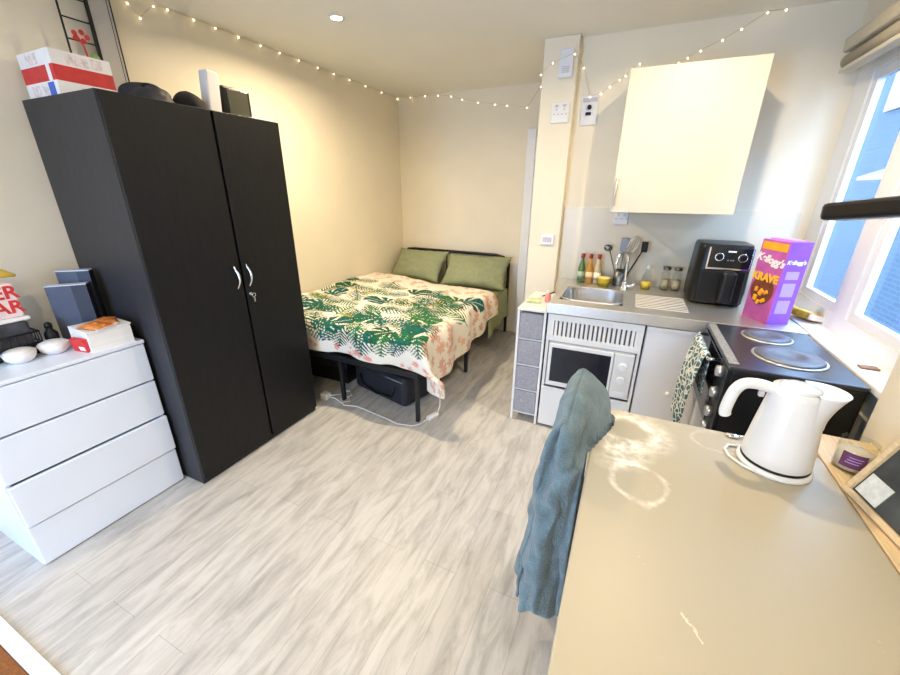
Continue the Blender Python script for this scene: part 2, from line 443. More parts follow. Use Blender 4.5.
# ------------------------------------------------------------------ ceiling downlights
def downlight(x, y, label, power=LAMP_W):
    t = thing('ceiling_downlight', (x, y, HC), label, 'ceiling light', 'recessed ceiling downlights')
    MB().lathe([(.030, -.001), (.036, -.006), (.044, -.006), (.047, -.001)], (x, y, HC), 32).build('bezel', whiteplas, t)
    MB().cyl((x, y, HC-.001), (x, y, HC-.004), .031, n=28).build('lens', glow, t)
    l = bpy.data.lights.new('downlight_lamp', 'AREA'); l.shape = 'DISK'; l.size = .06; l.energy = power; l.color = LAMP_COL
    l.spread = R(165)
    lo = bpy.data.objects.new('downlight_lamp', l); COL.objects.link(lo); lo.parent = t; lo.location = (0, 0, -.012)
    return t
downlight(.785, 2.26, 'glowing round ceiling downlight above the foot of the bed')
downlight(2.78, 2.12, 'recessed ceiling downlight above the mini oven', LAMP_W*.6)
downlight(1.2, -.5, 'unseen ceiling downlight added to brighten the left wall', LAMP_W*.35)  # added lamp out of view, lifts the upper left wall
downlight(2.5, -.7, 'recessed ceiling downlight behind the table')

# ------------------------------------------------------------------ wardrobe
t = thing('wardrobe', (.31, 1.43, 0), 'tall black two-door wardrobe against the left wall', 'wardrobe')
c = MB()
c.box(.02, .60, .993, 1.012, 0, 1.915, bev=.002); c.box(.02, .60, 1.85, 1.869, 0, 1.915, bev=.002)
c.box(.02, .60, 1.012, 1.85, 1.89, 1.915); c.box(.02, .60, 1.012, 1.85, .06, .08); c.box(.02, .03, 1.012, 1.85, .06, 1.89)
c.box(.55, .575, 1.012, 1.85, 0, .06)
c.build('carcass', mat('black_wood_lit_side', (.028, .028, .032), .45, spec=.3, var=.2, scale=20, stretch=(6, 6, .5)), t)  # greyer than the doors: daylight on the black side put into the colour
d1 = MB().box(.60, .618, .995, 1.450, .035, 1.912, bev=.002).build('door', blackw, t)
d2 = MB().box(.60, .618, 1.466, 1.867, .035, 1.912, bev=.002).build('door', blackw, t)
MB().box(.585, .600, 1.44, 1.475, .03, 1.905).build('centre_strip', blackwe, t)
MB().box(.575, .600, 1.012, 1.85, 0, .034).build('plinth', blackwe, t)
for d, y in ((d1, 1.412), (d2, 1.488)):
    pts = [(.618+.028*math.sin(math.pi*i/12), y+.006*math.sin(math.pi*i/12), 1.03+.13*i/12) for i in range(13)]
    MB().tube(pts, [.0045+.002*math.sin(math.pi*i/12) for i in range(13)], 10).build('handle', chrome, d)
k = MB(); k.cyl((.618, 1.488, .99), (.622, 1.488, .99), .009); k.cyl((.622, 1.488, .99), (.64, 1.488, .99), .0025, n=8)
k.tube([(.645+.0*i, 1.488+.011*math.cos(i*.5236), .985+.011*math.sin(i*.5236)) for i in range(12)], .0022, 6, closed=True)
k.box(.643, .647, 1.483, 1.493, .945, .975, bev=.001)
k.build('lock', chrome, d2)

# on top of the wardrobe
WT = 1.915
t = thing('carton', (.17, 1.13, WT), 'red and white printed carton at the left end of the wardrobe top', 'box')
c = MB()
c.box(.035, .300, 1.02, 1.235, WT, WT+.060, mi=1); c.box(.035, .300, 1.02, 1.235, WT+.060, WT+.118, mi=0); c.box(.035, .300, 1.02, 1.235, WT+.118, WT+.172, mi=1)
c.build('box_body', [red, wht], t)
for i, (x0, x1, z0, z1) in enumerate(((.08, .15, .01, .05), (.17, .215, .008, .052), (.10, .19, .125, .165))):
    MB().box(x0, x1, 1.0192, 1.02, WT+z0, WT+z1).build('printed_picture', pinkw, t)
for y0, y1, z0, z1 in ((1.07, 1.11, .124, .164), (1.115, 1.15, .124, .16), (1.16, 1.2, .126, .165), (1.10, 1.20, .01, .045)):
    MB().box(.3, .3008, y0, y1, WT+z0, WT+z1).build('printed_picture', pinkw, t)
MB().box(.222, .272, 1.0192, 1.02, WT+.006, WT+.055).build('blue_patch', bluep, t)
MB().box(.246, .274, 1.0190, 1.0198, WT+.06, WT+.172).build('white_stripe', wht, t)

t = thing('wire_memo_board', (.05, 1.28, WT), 'black wire grid board standing behind the red and white carton', 'wire board')
c = MB()
for y in (1.222, 1.335): c.cyl((.045, y, WT), (.045, y, 2.48), .0045, n=8)
for z in (WT+.012, 2.02, 2.119, 2.206, 2.291, 2.376, 2.46): c.cyl((.045, 1.222, z), (.045, 1.335, z), .0035, n=8)
c.build('wire_grid', blackm, t)
t = thing('framed_panel', (.04, 1.40, WT), 'tall grey panel in a thin black frame leaning beside the wire grid board', 'panel')
MB().box(.03, .047, 1.348, 1.441, WT+.01, 2.47).build('panel', mat('mid_grey_panel', (.46, .44, .42), .6), t)
c = MB()
for y0, y1, z0, z1 in ((1.344, 1.348, WT, 2.48), (1.441, 1.446, WT, 2.48), (1.348, 1.441, WT, WT+.01), (1.348, 1.441, 2.47, 2.48)): c.box(.028, .05, y0, y1, z0, z1, bev=.001)
c.box(.028, .0485, 1.428, 1.430, WT+.01, 2.47)
c.build('frame', blackm, t)
t = thing('artificial_flower', (.13, 1.262, WT), 'red and green artificial flower in front of the wire grid board', 'flower')
MB().tube([(.13, 1.262, WT), (.128, 1.255, 2.05), (.126, 1.24, 2.17), (.12, 1.225, 2.21)], .004, 6).build('stem', red, t)
c = MB()
for a in range(5): c.ball((.125+.008*math.cos(a*1.26), 1.238+.022*math.cos(a*1.26), 2.205+.018*math.sin(a*1.26)), .011, 6, sc=(.6, 1, 1))
c.build('petals', red, t)
MB().ball((.125, 1.275, 2.12), .026, 8, sc=(.5, .8, 1.2)).build('leaf', mat('pale_green_leaf', (.25, .42, .10), .6, var=.2), t)

def lump(c, rx, ry, h, seed, amp=.25, n=40):
    """soft dome with wrinkles"""
    def fn(u, v):
        a = 2*math.pi*u; e = v*math.pi/2
        rr = math.cos(e); z = math.sin(e)
        d = 1+amp*noise.noise(Vector((math.cos(a)*1.3+seed, math.sin(a)*1.3, z*1.5)))
        return (c[0]+rx*rr*d*math.cos(a), c[1]+ry*rr*d*math.sin(a), c[2]+h*z*d)
    return fn
b = MB(); b.grid(lump((.47, 1.262, WT), .10, .105, .07, 3.1, .35), 40, 14)
tag(b.build('scarf', navyfab, loc=(.47, 1.27, WT)), 'crumpled black garment on the wardrobe top beside the carton', 'clothing')
t = thing('cap', (.49, 1.43, WT), 'black cap lying on the wardrobe top left of the white box', 'hat')
capm = mat('black_felt', (.014, .012, .012), .9, var=.2, bump=.2)
b = MB(); b.grid(lump((.47, 1.455, WT+.012), .078, .072, .072, 8.4, .12), 40, 14); b.build('crown', capm, t)
b = MB(); b.lathe([(.02, .0), (.092, .0), (.094, .006), (.08, .014), (.02, .014)], (.47, 1.455, WT), 36, sx=1.0, sy=.85); b.build('brim', capm, t)
M_ = Matrix.Translation((.49, 1.56, WT)) @ Matrix.Rotation(R(-5), 4, 'X')
tag(MB().box(-.03, .03, -.034, .034, .006, .195, bev=.006, M=M_).build('toiletry_box', whiteplas, loc=(.49, 1.555, WT)), 'upright white box standing on the wardrobe top', 'box')
t = thing('black_case', (.47, 1.69, WT), 'small black box at the right end of the wardrobe top', 'box')
MB().box(.40, .52, 1.615, 1.785, WT, WT+.145, bev=.012).build('case_body', blackp, t)
MB().box(.5195, .5225, 1.640, 1.765, WT+.012, WT+.13, bev=.001).build('front_panel', mat('dark_olive_panel', (.045, .045, .028), .35), t)
tag(MB().box(.50, .60, 1.70, 1.84, WT, WT+.004).build('paper_sheet', wht), 'flat white sheet of paper at the front right edge of the wardrobe top', 'paper')
M_ = rotz(R(15), (.20, 1.50, WT))
tag(MB().box(-.03, .03, -.045, .045, 0, .10, bev=.01, M=M_).build('packet', wht, loc=(.20, 1.50, WT)), 'small white packet behind the crumpled black garment', 'packet')

# ------------------------------------------------------------------ chest of drawers
t = thing('chest_of_drawers', (.23, .67, 0), 'low white chest of four drawers in front of the black wardrobe', 'chest of drawers')
Y1, Y2, CX, CH = .368, .973, .46, .858
c = MB()
c.box(.01, CX-.02, Y1, Y1+.018, 0, CH-.018, bev=.002); c.box(.01, CX-.02, Y2-.018, Y2, 0, CH-.018, bev=.002)
c.box(.01, .02, Y1+.018, Y2-.018, .03, CH-.018); c.box(.01, CX-.02, Y1+.018, Y2-.018, .0, .03)
c.build('carcass', frostw, t)
MB().box(.01, CX+.002, Y1-.004, Y2+.004, CH-.018, CH, bev=.004).build('top', frostw, t)
for i, (z0, z1) in enumerate(((.642, .836), (.436, .633), (.222, .427), (.008, .213))):
    dx = (.0, .0, .012, .0)[i]
    c = MB(); c.box(CX-.02+dx, CX+dx, Y1+.001, Y2-.001, z0, z1, bev=.004)
    d = c.build('drawer', frostw, t)
    c = MB(); c.box(.06, CX-.02+dx, Y1+.03, Y2-.03, z0+.02, z1-.06); c.build('drawer_box', mat('white_drawer_inside', (.6, .6, .62), .6), d)

# things on the chest
for i, (x, y) in enumerate(((.285, .60), (.285, .712))):
    t = thing('bowl', (x, y, CH), ('white bowl nearer the left edge of the photo on the chest top', 'white bowl next to the red packet on the chest top')[i], 'bowl', 'white bowls on the chest of drawers')
    MB().lathe([(.028, 0), (.034, .003), (.048, .02), (.054, .045), (.050, .046), (.044, .022), (.03, .008), (.001, .007)], (x, y, CH), 36).build('bowl_body', whiteplas, t)
    MB().ball((x, y, CH+.045), .05, 8, sc=(1, 1, .32)).build('lid', whiteplas, t)
t = thing('red_packet', (.375, .785, CH), 'small red and white packet leaning on the thick white book', 'packet')
M_ = rotz(R(8), (.375, .775, CH)) @ Matrix.Rotation(R(8), 4, 'X')
MB().box(-.045, .045, -.012, .012, 0, .062, bev=.003, M=M_).build('packet_body', red, t)
MB().box(.005, .04, -.0135, -.012, .012, .03, M=M_).build('white_label', wht, t)
bk = thing('thick_book', (.37, .87, CH), 'thick white book lying on the right end of the chest top', 'book')
M_ = rotz(R(-4), (.36, .868, CH))
MB().box(-.09, .085, -.082, .082, .004, .092, M=M_).build('pages', mat('off_white_pages', (.78, .77, .76), .8, var=.05, scale=3, stretch=(1, 1, 90)), bk)
c = MB(); c.box(-.095, .09, -.086, .086, 0, .004, M=M_); c.box(-.095, .09, -.086, .086, .092, .097, M=M_); c.box(-.097, -.090, -.086, .086, 0, .097, M=M_); c.build('cover', wht, bk)
orange = mat('orange_snack_print', (.62, .20, .04), .45, var=.5, scale=45)
for i, (x, y, a, s) in enumerate(((.40, .835, 12, 1), (.36, .895, -20, .95))):
    t = thing('snack_packet', (x, y, CH+.097), ('orange printed snack packet at the front left of the thick white book', 'orange printed snack packet further back on the thick white book')[i], 'packet', 'snack packets on the thick book')
    def fn(u, v, x=x, y=y, a=a, s=s, sg=1):
        lx = (u-.5)*.12*s; ly = (v-.5)*.085*s
        z = .019*s*math.sqrt(max(0, math.sin(math.pi*u)*math.sin(math.pi*v)))*(1+.25*noise.noise(Vector((u*5, v*5, x*30))))
        ca, sa = math.cos(R(a)), math.sin(R(a))
        return (x+lx*ca-ly*sa, y+lx*sa+ly*ca, CH+.099+(.006*s)+sg*z)
    b = MB(); b.grid(fn, 16, 14); b.grid(lambda u, v, f=fn: f(u, v, sg=-.3), 16, 14); b.build('foil_bag', orange, t)
    ca, sa = math.cos(R(a)), math.sin(R(a))
    for q0, q1 in ((-.064, -.056), (.056, .064)): MB().box(q0*s, q1*s, -.042*s, .042*s, .003, .009, M=rotz(R(a), (x, y, CH+.097))).build('crimped_end', pinkw, t)
navyb = mat('slate_blue_card', (.055, .065, .105), .55, var=.1, scale=12)
navyd = mat('dark_navy_card', (.016, .019, .036), .5, var=.1)
# three upright document boxes; front face corner a -> b, depth backwards
for i, (ax, ay, bx, by, h, dep, lab) in enumerate(((.165, .79, .258, .905, .275, .05, 'slate blue document box standing nearest the bowls'),
                                                   (.125, .86, .225, .945, .33, .03, 'slate blue document box standing in the middle of the three'),
                                                   (.09, .905, .175, .972, .325, .03, 'dark document box standing nearest the wardrobe side'))):
    t = thing('document_box', (ax, ay, CH), lab, 'document box', 'document boxes beside the wardrobe')
    L_ = math.hypot(bx-ax, by-ay); ang = math.atan2(by-ay, bx-ax)
    M_ = rotz(ang, (ax, ay, CH))
    MB().box(0, L_*.62, 0, .004, 0, h, M=M_).build('front_panel', navyb, t)
    MB().box(L_*.62, L_, -.0005, .004, 0, h, M=M_).build('spine', navyd, t)
    MB().box(0, L_, .004, dep-.01, 0, h-.006, M=M_).build('box_body', navyd, t)
    MB().box(-.001, L_+.001, -.001, dep-.01, h-.005, h, M=M_).build('pale_top_edge', mat('pale_grey_edge', (.55, .58, .66), .6), t)
t = thing('storage_basket', (.14, .60, CH), 'dark metal basket at the left edge of the photo on the chest', 'basket')
c = MB(); c.box(.06, .23, .50, .70, 0+CH, CH+.006)
for z in (CH+.05, CH+.10): c.tube([(.06, .50, z), (.23, .50, z), (.23, .70, z), (.06, .70, z)], .004, 6, closed=True)
for i in range(9):
    y = .50+.2*i/8; c.cyl((.06, y, CH), (.06, y, CH+.10), .0025, n=6); c.cyl((.23, y, CH), (.23, y, CH+.10), .0025, n=6)
for i in range(7):
    x = .06+.17*i/6; c.cyl((x, .5, CH), (x, .5, CH+.10), .0025, n=6); c.cyl((x, .7, CH), (x, .7, CH+.10), .0025, n=6)
c.build('wire_sides', blackm, t)
tag(MB().box(.075, .215, .515, .685, CH+.006, CH+.152, bev=.012).build('charcoal_pouch', mat('charcoal_cloth', (.05, .05, .06), .9, var=.4, scale=20)), 'charcoal pouch packed inside the dark metal basket', 'pouch')
t = thing('red_lettered_packet', (.15, .60, CH+.152), 'white packet with red lettering at the left edge above the chest', 'packet')
MB().box(.09, .205, .515, .700, CH+.152, CH+.168, bev=.004).build('card_tray', wht, t)
MB().box(.10, .19, .52, .69, CH+.168, CH+.315, bev=.006).build('packet_body', mat('pink_white_card', (.80, .66, .66), .5, var=.1, scale=25), t)
Mx = Matrix.Translation((.1905, .655, CH+.275)) @ Matrix.Rotation(R(90), 4, 'Z') @ Matrix.Rotation(R(90), 4, 'X')
text_part('lettering', 'ER', .075, Mx, red, t, bold=.002)
Mx = Matrix.Translation((.1905, .650, CH+.212)) @ Matrix.Rotation(R(90), 4, 'Z') @ Matrix.Rotation(R(90), 4, 'X')
text_part('lettering', 'AR', .075, Mx, red, t, bold=.002)
b = MB(); pts = [(.15, .56+.16*i/10, CH+.338+.02*math.sin(math.pi*i/10)) for i in range(11)]
b.tube(pts, [.006, .016, .021, .023, .024, .024, .023, .022, .018, .011, .006], 10)
tag(b.build('banana', mat('ripe_banana', (.80, .58, .10), .5, var=.15), loc=(.15, .64, CH+.317)), 'yellow banana lying on the red lettered packet', 'banana')
t = thing('pump_bottle', (.20, .745, CH), 'small black bottle between basket and document boxes', 'bottle')
MB().lathe([(.022, 0), (.024, .004), (.024, .07), (.012, .088), (.012, .095)], (.20, .745, CH), 24).build('bottle_body', blackp, t)
MB().lathe([(.012, .095), (.014, .097), (.013, .115), (.004, .122), (.001, .123)], (.20, .745, CH), 20).build('cap', blackp, t)
t = thing('glass_jar', (.27, .535, CH), 'clear glass jar at the left photo edge beside the bowls', 'jar')
MB().lathe([(.001, 0), (.03, 0), (.034, .006), (.034, .06), (.028, .07), (.028, .075)], (.27, .525, CH), 28).build('jar_body', clearglass, t)
MB().cyl((.27, .525, CH+.075), (.27, .525, CH+.088), .03, n=28).build('lid', steel, t)

# ------------------------------------------------------------------ bed
t = thing('bed_frame', (.73, 3.1, 0), 'black metal double bed frame in the alcove', 'bed')
BX0, BX1, BY0, BY1 = .05, 1.41, 2.06, 4.15
for x, y in ((BX0, BY0), (BX1-.03, BY0), (BX0, BY1), (BX1-.03, BY1), (.70, BY0+.02), (BX1-.03, 2.95), (.7, 3.1)):
    top = .80 if y == BY1 else .39
    MB().box(x-.014, x+.014, y-.014, y+.014, 0, top, bev=.003).build('leg', blackm, t)
c = MB()
c.box(BX0-.02, BX0+.02, BY0, BY1, .345, .39, bev=.004); c.box(BX1-.05, BX1-.01, BY0, BY1, .345, .39, bev=.004)
c.box(BX0, BX1-.03, BY0-.015, BY0+.015, .345, .39, bev=.004); c.box(BX0, BX1-.03, BY1-.015, BY1+.015, .345, .39, bev=.004)
c.build('side_rails', blackm, t)
c = MB()
for i in range(12):
    y = BY0+.1+i*.165; c.box(BX0+.02, BX1-.05, y, y+.05, .375, .389)
c.build('slats', blackm, t)
c = MB()
pts = [(BX0, BY1, .70), (BX0, BY1, .80), (BX0+.05, BY1, .885), (BX0+.13, BY1, .892), (BX1-.18, BY1, .885), (BX1-.09, BY1, .865), (BX1-.03, BY1, .80), (BX1-.03, BY1, .70)]
c.tube(pts, .016, 10)
for i in range(6):
    x = BX0+.15+i*.21; c.cyl((x, BY1, .30), (x, BY1, .86), .007, n=8)
c.build('headboard', blackm, t)

def wr_(p, s=1): return noise.noise(Vector(p)*s)
b = MB()
b.box(.035, 1.40, 2.08, 4.12, .392, .555, bev=.05, seg=4)
mt_ = thing('mattress', (.72, 3.08, .392), 'mattress with sage green fitted sheet on the bed', 'mattress')
b.build('fitted_sheet', sage, mt_)
def vfn(u, v):
    y = 3.42+u*.62; z = .552-v*(.38-.07*u); x = 1.412+.014*math.sin(u*14)*v+.012*v
    return (x, y, z)
b = MB(); b.grid(vfn, 24, 16); 
b.build('hanging_sheet', sage, mt_)
o_ = bpy.data.objects['hanging_sheet']; md = o_.modifiers.new('thick', 'SOLIDIFY'); md.thickness = .004

# duvet with printed leaf pattern
DU, DV = 1.70, 1.80
NU, NV = 230, 244
def bend(s, r): return r*(1-math.exp(-s/r))
def duvet(u, v):
    """u: cloth distance from the wall side, v: cloth distance from the head end"""
    a = max(0., u-1.36); bb = max(0., v-1.53)
    x = .02+min(u, 1.36); y = 3.60-min(v, 1.53)
    side = max(0, min(1, (v-.1)/1.0))
    a *= .70+.42*side                     # the side hangs lower towards the foot
    bb *= .80+.12*(1-u/1.36 if u < 1.36 else 0)
    d = (a**3+bb**3)**(1/3)
    r = .055
    x += bend(a, r); y -= bend(bb, r)
    drop = d-bend(d, r)*.75
    edge = min(1, max(0, (u-.0)/1.36))
    z = .592+.085*(1-edge)**1.2*(.6+.4*min(1, max(0, (1.53-v)/.8))) + .012
    z += .020*wr_((u*3.2, v*3.2, 1.7)) + .011*wr_((u*8, v*7, 4.2)) + .004*wr_((u*20, v*18, 9.1))
    edgef = math.exp(-max(0, v)/.05); z -= .035*edgef
    z -= drop
    k = min(1, a/.25)*min(1, bb/.2)
    x += .17*k + .02*math.sin(v*17)*min(1, a/.1)
    y -= -.01*k + .018*math.sin(u*13+1)*min(1, bb/.1)
    return (x, y, z)
us = np.linspace(0, DU, NU+1); vs_ = np.linspace(0, DV, NV+1)
UU, VV = np.meshgrid(us, vs_, indexing='ij')
rng = np.random.RandomState(11)
colr = np.zeros((NU+1, NV+1, 3)); colr[:] = (.82, .77, .67)
def smooth_noise(f, s):
    r_ = np.random.RandomState(s); o = np.zeros_like(UU)
    for _ in range(6):
        a, b_, p = r_.uniform(-f, f), r_.uniform(-f, f), r_.uniform(0, 6.28); o += np.sin(a*UU+b_*VV+p)
    return o/6
colr += (smooth_noise(30, 3)*.06)[..., None]
# coral blossom border: right side, head end, foot hem
def blossoms(n, region, col, rr, seed):
    r_ = np.random.RandomState(seed)
    for _ in range(n):
        cu, cv = region(r_); rad = rr*r_.uniform(.6, 1.2); ph = r_.uniform(0, 6.28)
        du, dv = UU-cu, VV-cv; dd = np.hypot(du, dv); an = np.arctan2(dv, du)
        lim = rad*(.72+.28*np.cos(5*an+ph)); mk = dd < lim
        c_ = np.array(col)*r_.uniform(.85, 1.1); colr[mk] = c_
        colr[dd < rad*.22] = (.75, .55, .25)
blossoms(60, lambda r_: (r_.uniform(0, DU), r_.uniform(0, .34)), (.78, .47, .36), .035, 5)
blossoms(110, lambda r_: (r_.uniform(1.34, DU), r_.uniform(0, DV)), (.74, .42, .36), .034, 6)
blossoms(34, lambda r_: (r_.uniform(0, DU), r_.uniform(1.71, DV-.01)), (.80, .33, .27), .026, 8)
def leaf(cu, cv, ang, Ln, kind, col):
    ca, sa = math.cos(ang), math.sin(ang)
    s = ((UU-cu)*ca+(VV-cv)*sa)/Ln; t_ = (-(UU-cu)*sa+(VV-cv)*ca)/Ln
    at_ = np.abs(t_)
    if kind == 0:      # palm frond: slanted fingers
        W = .55*np.sqrt(np.clip(np.sin(np.clip(s, 0, 1)*math.pi), 0, 1))*(1-.35*s)
        ph = (s-.85*at_)*7.0
        mk = (s > -.1) & (s < 1.05) & (at_ < W) & ((ph % 1.0) < (.68-.42*at_/np.maximum(W, .02)))
        mk |= (s > -.15) & (s < .98) & (at_ < .015)
    else:              # monstera: heart with notches
        W = .52*np.sqrt(np.clip(1-(np.clip(s, 0, 1)*1.0-.36)**2/.42, 0, 1))
        an = np.arctan2(at_, s-.05)
        notch = (np.cos(an*11) > .55) & (at_ > .17)
        mk = (s > 0) & (s < 1) & (at_ < W) & ~notch
        mk &= ~(at_ < .012)
    shade = (1+.35*np.sin((s-.6*at_)*40))
    cc = np.array(col)[None, None, :]*np.clip(shade, .6, 1.4)[..., None]
    colr[mk] = cc[mk]
greens = [(.010, .085, .045), (.014, .12, .055), (.008, .095, .085), (.03, .15, .05), (.010, .10, .10), (.014, .115, .075)]
lr = np.random.RandomState(23)
olive = [(.26, .25, .05), (.17, .22, .05), (.34, .27, .08)]
for i in range(34):
    leaf(lr.uniform(0, 1.30), lr.uniform(.42, 1.45), lr.uniform(0, 6.28), lr.uniform(.12, .19), 0, olive[i % 3])
for i in range(8):
    for j in range(6):
        cu = .03+i*.188+lr.uniform(-.04, .04)+(.09 if j % 2 else 0); cv = .48+j*.205+lr.uniform(-.04, .04)
        if cu > 1.42 or cv > 1.68: continue
        g = greens[lr.randint(len(greens))]
        a_ = lr.uniform(0, 6.28)
        L_ = lr.uniform(.19, .26)
        cu2, cv2 = cu-.5*L_*math.cos(a_), cv-.5*L_*math.sin(a_)
        leaf(cu2, cv2, a_, L_, int(lr.rand() < .22), g)
for i in range(11):
    leaf(.02+i*.125+lr.uniform(-.03, .03), lr.uniform(1.18, 1.32), lr.uniform(.6, 2.5), lr.uniform(.18, .25), 0, greens[(i*2) % 6])
for k_, (cu, cv, a_, L_) in enumerate(((1.08, .60, .5, .22), (1.12, .78, -.3, .24), (1.10, .95, .7, .22), (1.10, 1.12, .1, .25), (1.14, 1.30, .9, .24), (1.22, 1.45, 1.3, .22), (.95, .72, 1.2, .2), (.98, 1.02, -.8, .2), (.90, .50, .2, .2))):
    leaf(cu, cv, a_, L_, int(k_ == 3), greens[(k_*5) % 6])
for i in range(12):                                  # fronds along the foot edge
    leaf(.03+i*.122+lr.uniform(-.03, .03), lr.uniform(1.50, 1.55), lr.uniform(1.0, 2.1), lr.uniform(.18, .23), 0, greens[i % 6])
colr = np.clip(colr, 0, 1)
b = MB()
b.grid(lambda i, j: duvet(i*DU, j*DV), NU, NV)
dm = attr_mat('tropical_leaf_print_cotton')
me = bpy.data.meshes.new('duvet')
base = Vector((.7, 2.8, .56))
me.from_pydata([tuple(p-base) for p in b.v], [], b.f)
me.polygons.foreach_set('use_smooth', [True]*len(b.f))
at_ = me.color_attributes.new('print', 'FLOAT_COLOR', 'POINT')
flat = np.ones((len(b.v), 4), dtype=np.float32); flat[:, :3] = colr.reshape(-1, 3)
at_.data.foreach_set('color', flat.ravel())
me.materials.append(dm)
o = bpy.data.objects.new('duvet', me); COL.objects.link(o); o.location = base
md = o.modifiers.new('thick', 'SOLIDIFY'); md.thickness = .02; md.offset = -1
tag(o, 'duvet with green tropical leaf print and coral border spread over the bed', 'duvet')

def pillow(cx, cy, cz, hw, hh, T, tilt, rz, seed):
    M_ = Matrix.Translation((cx, cy, cz)) @ Matrix.Rotation(rz, 4, 'Z') @ Matrix.Rotation(tilt, 4, 'X')
    b = MB()
    for sg in (1, -1):
        def fn(u, v):
            a, c_ = 2*u-1, 2*v-1
            th = T*max(0, (1-abs(a)**2.6)*(1-abs(c_)**2.6))**.55
            th *= 1+.22*wr_((a*2+seed, c_*2, sg))
            pin = 1-.14*(1-a*a)*c_*c_+.02*wr_((a*3, c_, seed+2)); pin2 = 1-.10*(1-c_*c_)*a*a
            return (a*hw*pin2, c_*hh*pin, sg*th + .012*wr_((a*5, c_*5, seed))*min(1, th/.02))
        b.grid(fn, 32, 24, M=M_)
    return b
tag(pillow(.36, 3.93, .742, .335, .215, .085, R(48), R(-3), 1.3).build('pillow', sage, loc=(.37, 3.9, .6)), 'sage green pillow against the left wall at the bed head', 'pillow', 'pillows on the bed')
tag(pillow(1.075, 3.92, .730, .37, .215, .085, R(46), R(3), 5.3).build('pillow', sage, loc=(1.06, 3.9, .6)), 'sage green pillow at the right side of the bed head', 'pillow', 'pillows on the bed')

# under the bed
t = thing('storage_bag', (.95, 2.4, 0), 'black fabric storage bag under the foot of the bed', 'bag')
M_ = rotz(R(-14), (.98, 2.42, 0))
MB().box(-.30, .30, -.21, .24, .003, .265, bev=.05, M=M_, seg=4).build('bag_body', navyfab, t)
b = MB(); b.tube([M_ @ Vector((-.20, -.213, .16)), M_ @ Vector((-.17, -.225, .08)), M_ @ Vector((.0, -.229, .055)), M_ @ Vector((.17, -.225, .08)), M_ @ Vector((.20, -.213, .16))], .009, 8); b.build('carry_strap', blackp, t)
b = MB(); b.tube([M_ @ Vector((-.28, -.2105, .22)), M_ @ Vector((.28, -.2105, .22))], .004, 6); b.build('zip', steeld, t)
t = thing('shoe_box', (.42, 2.5, 0), 'dark box in the shadow under the left side of the bed', 'box')
MB().box(.12, .56, 2.30, 2.75, 0, .17, bev=.006).build('box_body', blackp, t)
MB().box(.115, .565, 2.295, 2.755, .14, .19, bev=.006).build('lid', navyfab, t)
t = thing('plug_adapter', (.556, 2.03, 0), 'white plug adapter on the floor at the wardrobe corner', 'plug adapter')
MB().box(.525, .59, 2.0, 2.06, 0, .05, bev=.008).build('adapter_body', whiteplas, t)
b = MB(); b.tube([(.59, 2.03, .025), (.64, 2.05, .008), (.72, 2.02, .006), (.76, 2.07, .006), (.72, 2.11, .006), (.68, 2.06, .012), (.76, 2.00, .006), (.86, 2.03, .006), (1.0, 2.01, .006), (1.15, 1.985, .006), (1.27, 1.96, .006), (1.38, 1.985, .006), (1.42, 2.03, .008), (1.43, 2.07, .010), (1.445, 2.10, .016)], .0042, 8)
b.tube([(.59, 2.04, .03), (.63, 2.12, .006), (.60, 2.18, .006), (.66, 2.2, .006), (.72, 2.15, .006), (.69, 2.09, .006)], .004, 8); b.build('cable', whiteplas, t)
b = MB(); M_ = Matrix.Translation((1.455, 2.14, .018)) @ Matrix.Rotation(R(70), 4, 'Z')
b.box(-.05, .05, -.02, .02, -.018, .014, bev=.01, M=M_); b.build('inline_switch', whiteplas, t)
b = MB(); b.tube([(1.47, 2.185, .015), (1.475, 2.22, .06), (1.462, 2.25, .16), (1.452, 2.25, .30)], .0042, 8); b.build('rising_cable', whiteplas, t)

# ------------------------------------------------------------------ kitchen run
KY = 2.38
# slim fabric drawer cart
t = thing('drawer_cart', (2.05, 2.63, 0), 'slim white frame cart with four grey fabric drawers at the left kitchen end', 'drawer cart')
c = MB()
for x in (1.975, 2.148):
    for y in (KY+.01, 2.86): c.box(x-.008, x+.008, y-.008, y+.008, .0, .828, bev=.002)
for z in (.065, .25, .44, .63): c.box(1.975, 2.148, KY+.01, 2.86, z-.004, z+.004)
c.build('frame', white, t)
MB().box(1.965, 2.156, KY, 2.87, .826, .842, bev=.004).build('top', whiteplas, t)
for z0, z1 in ((.07, .245), (.255, .435), (.445, .625), (.635, .815)):
    d = MB().box(1.985, 2.138, KY+.004, 2.85, z0+.003, z1-.004, bev=.006).build('fabric_drawer', greyfab, t)
    MB().tube([(2.035, KY+.004, (z0+z1)/2+.02), (2.04, KY-.008, (z0+z1)/2+.005), (2.083, KY-.008, (z0+z1)/2+.005), (2.088, KY+.004, (z0+z1)/2+.02)], .005, 6).build('pull_strap', greyfab, d)
M_ = rotz(R(12), (2.03, 2.56, .842))
tag(MB().box(-.05, .05, -.04, .04, 0, .022, bev=.006, M=M_).build('sponge', mat('green_cream_sponge', (.55, .60, .35), .9, var=.2, scale=40), loc=(2.03, 2.56, .842)), 'flat pale green sponge on the drawer cart top', 'sponge')
t = thing('soap_bottle', (2.115, 2.56, .842), 'small pink and white bottle on the drawer cart beside the sink', 'bottle')
MB().lathe([(.001, 0), (.018, 0), (.02, .004), (.02, .05), (.01, .062)], (2.115, 2.60, .842), 20).build('bottle_body', mat('pink_bottle', (.75, .25, .22), .4), t)
MB().lathe([(.01, .062), (.01, .08), (.001, .081)], (2.115, 2.60, .842), 16).build('cap', whiteplas, t)
t = thing('dish_brush', (2.09, 2.72, .842), 'small dark handled brush lying behind the pink and white bottle', 'brush')
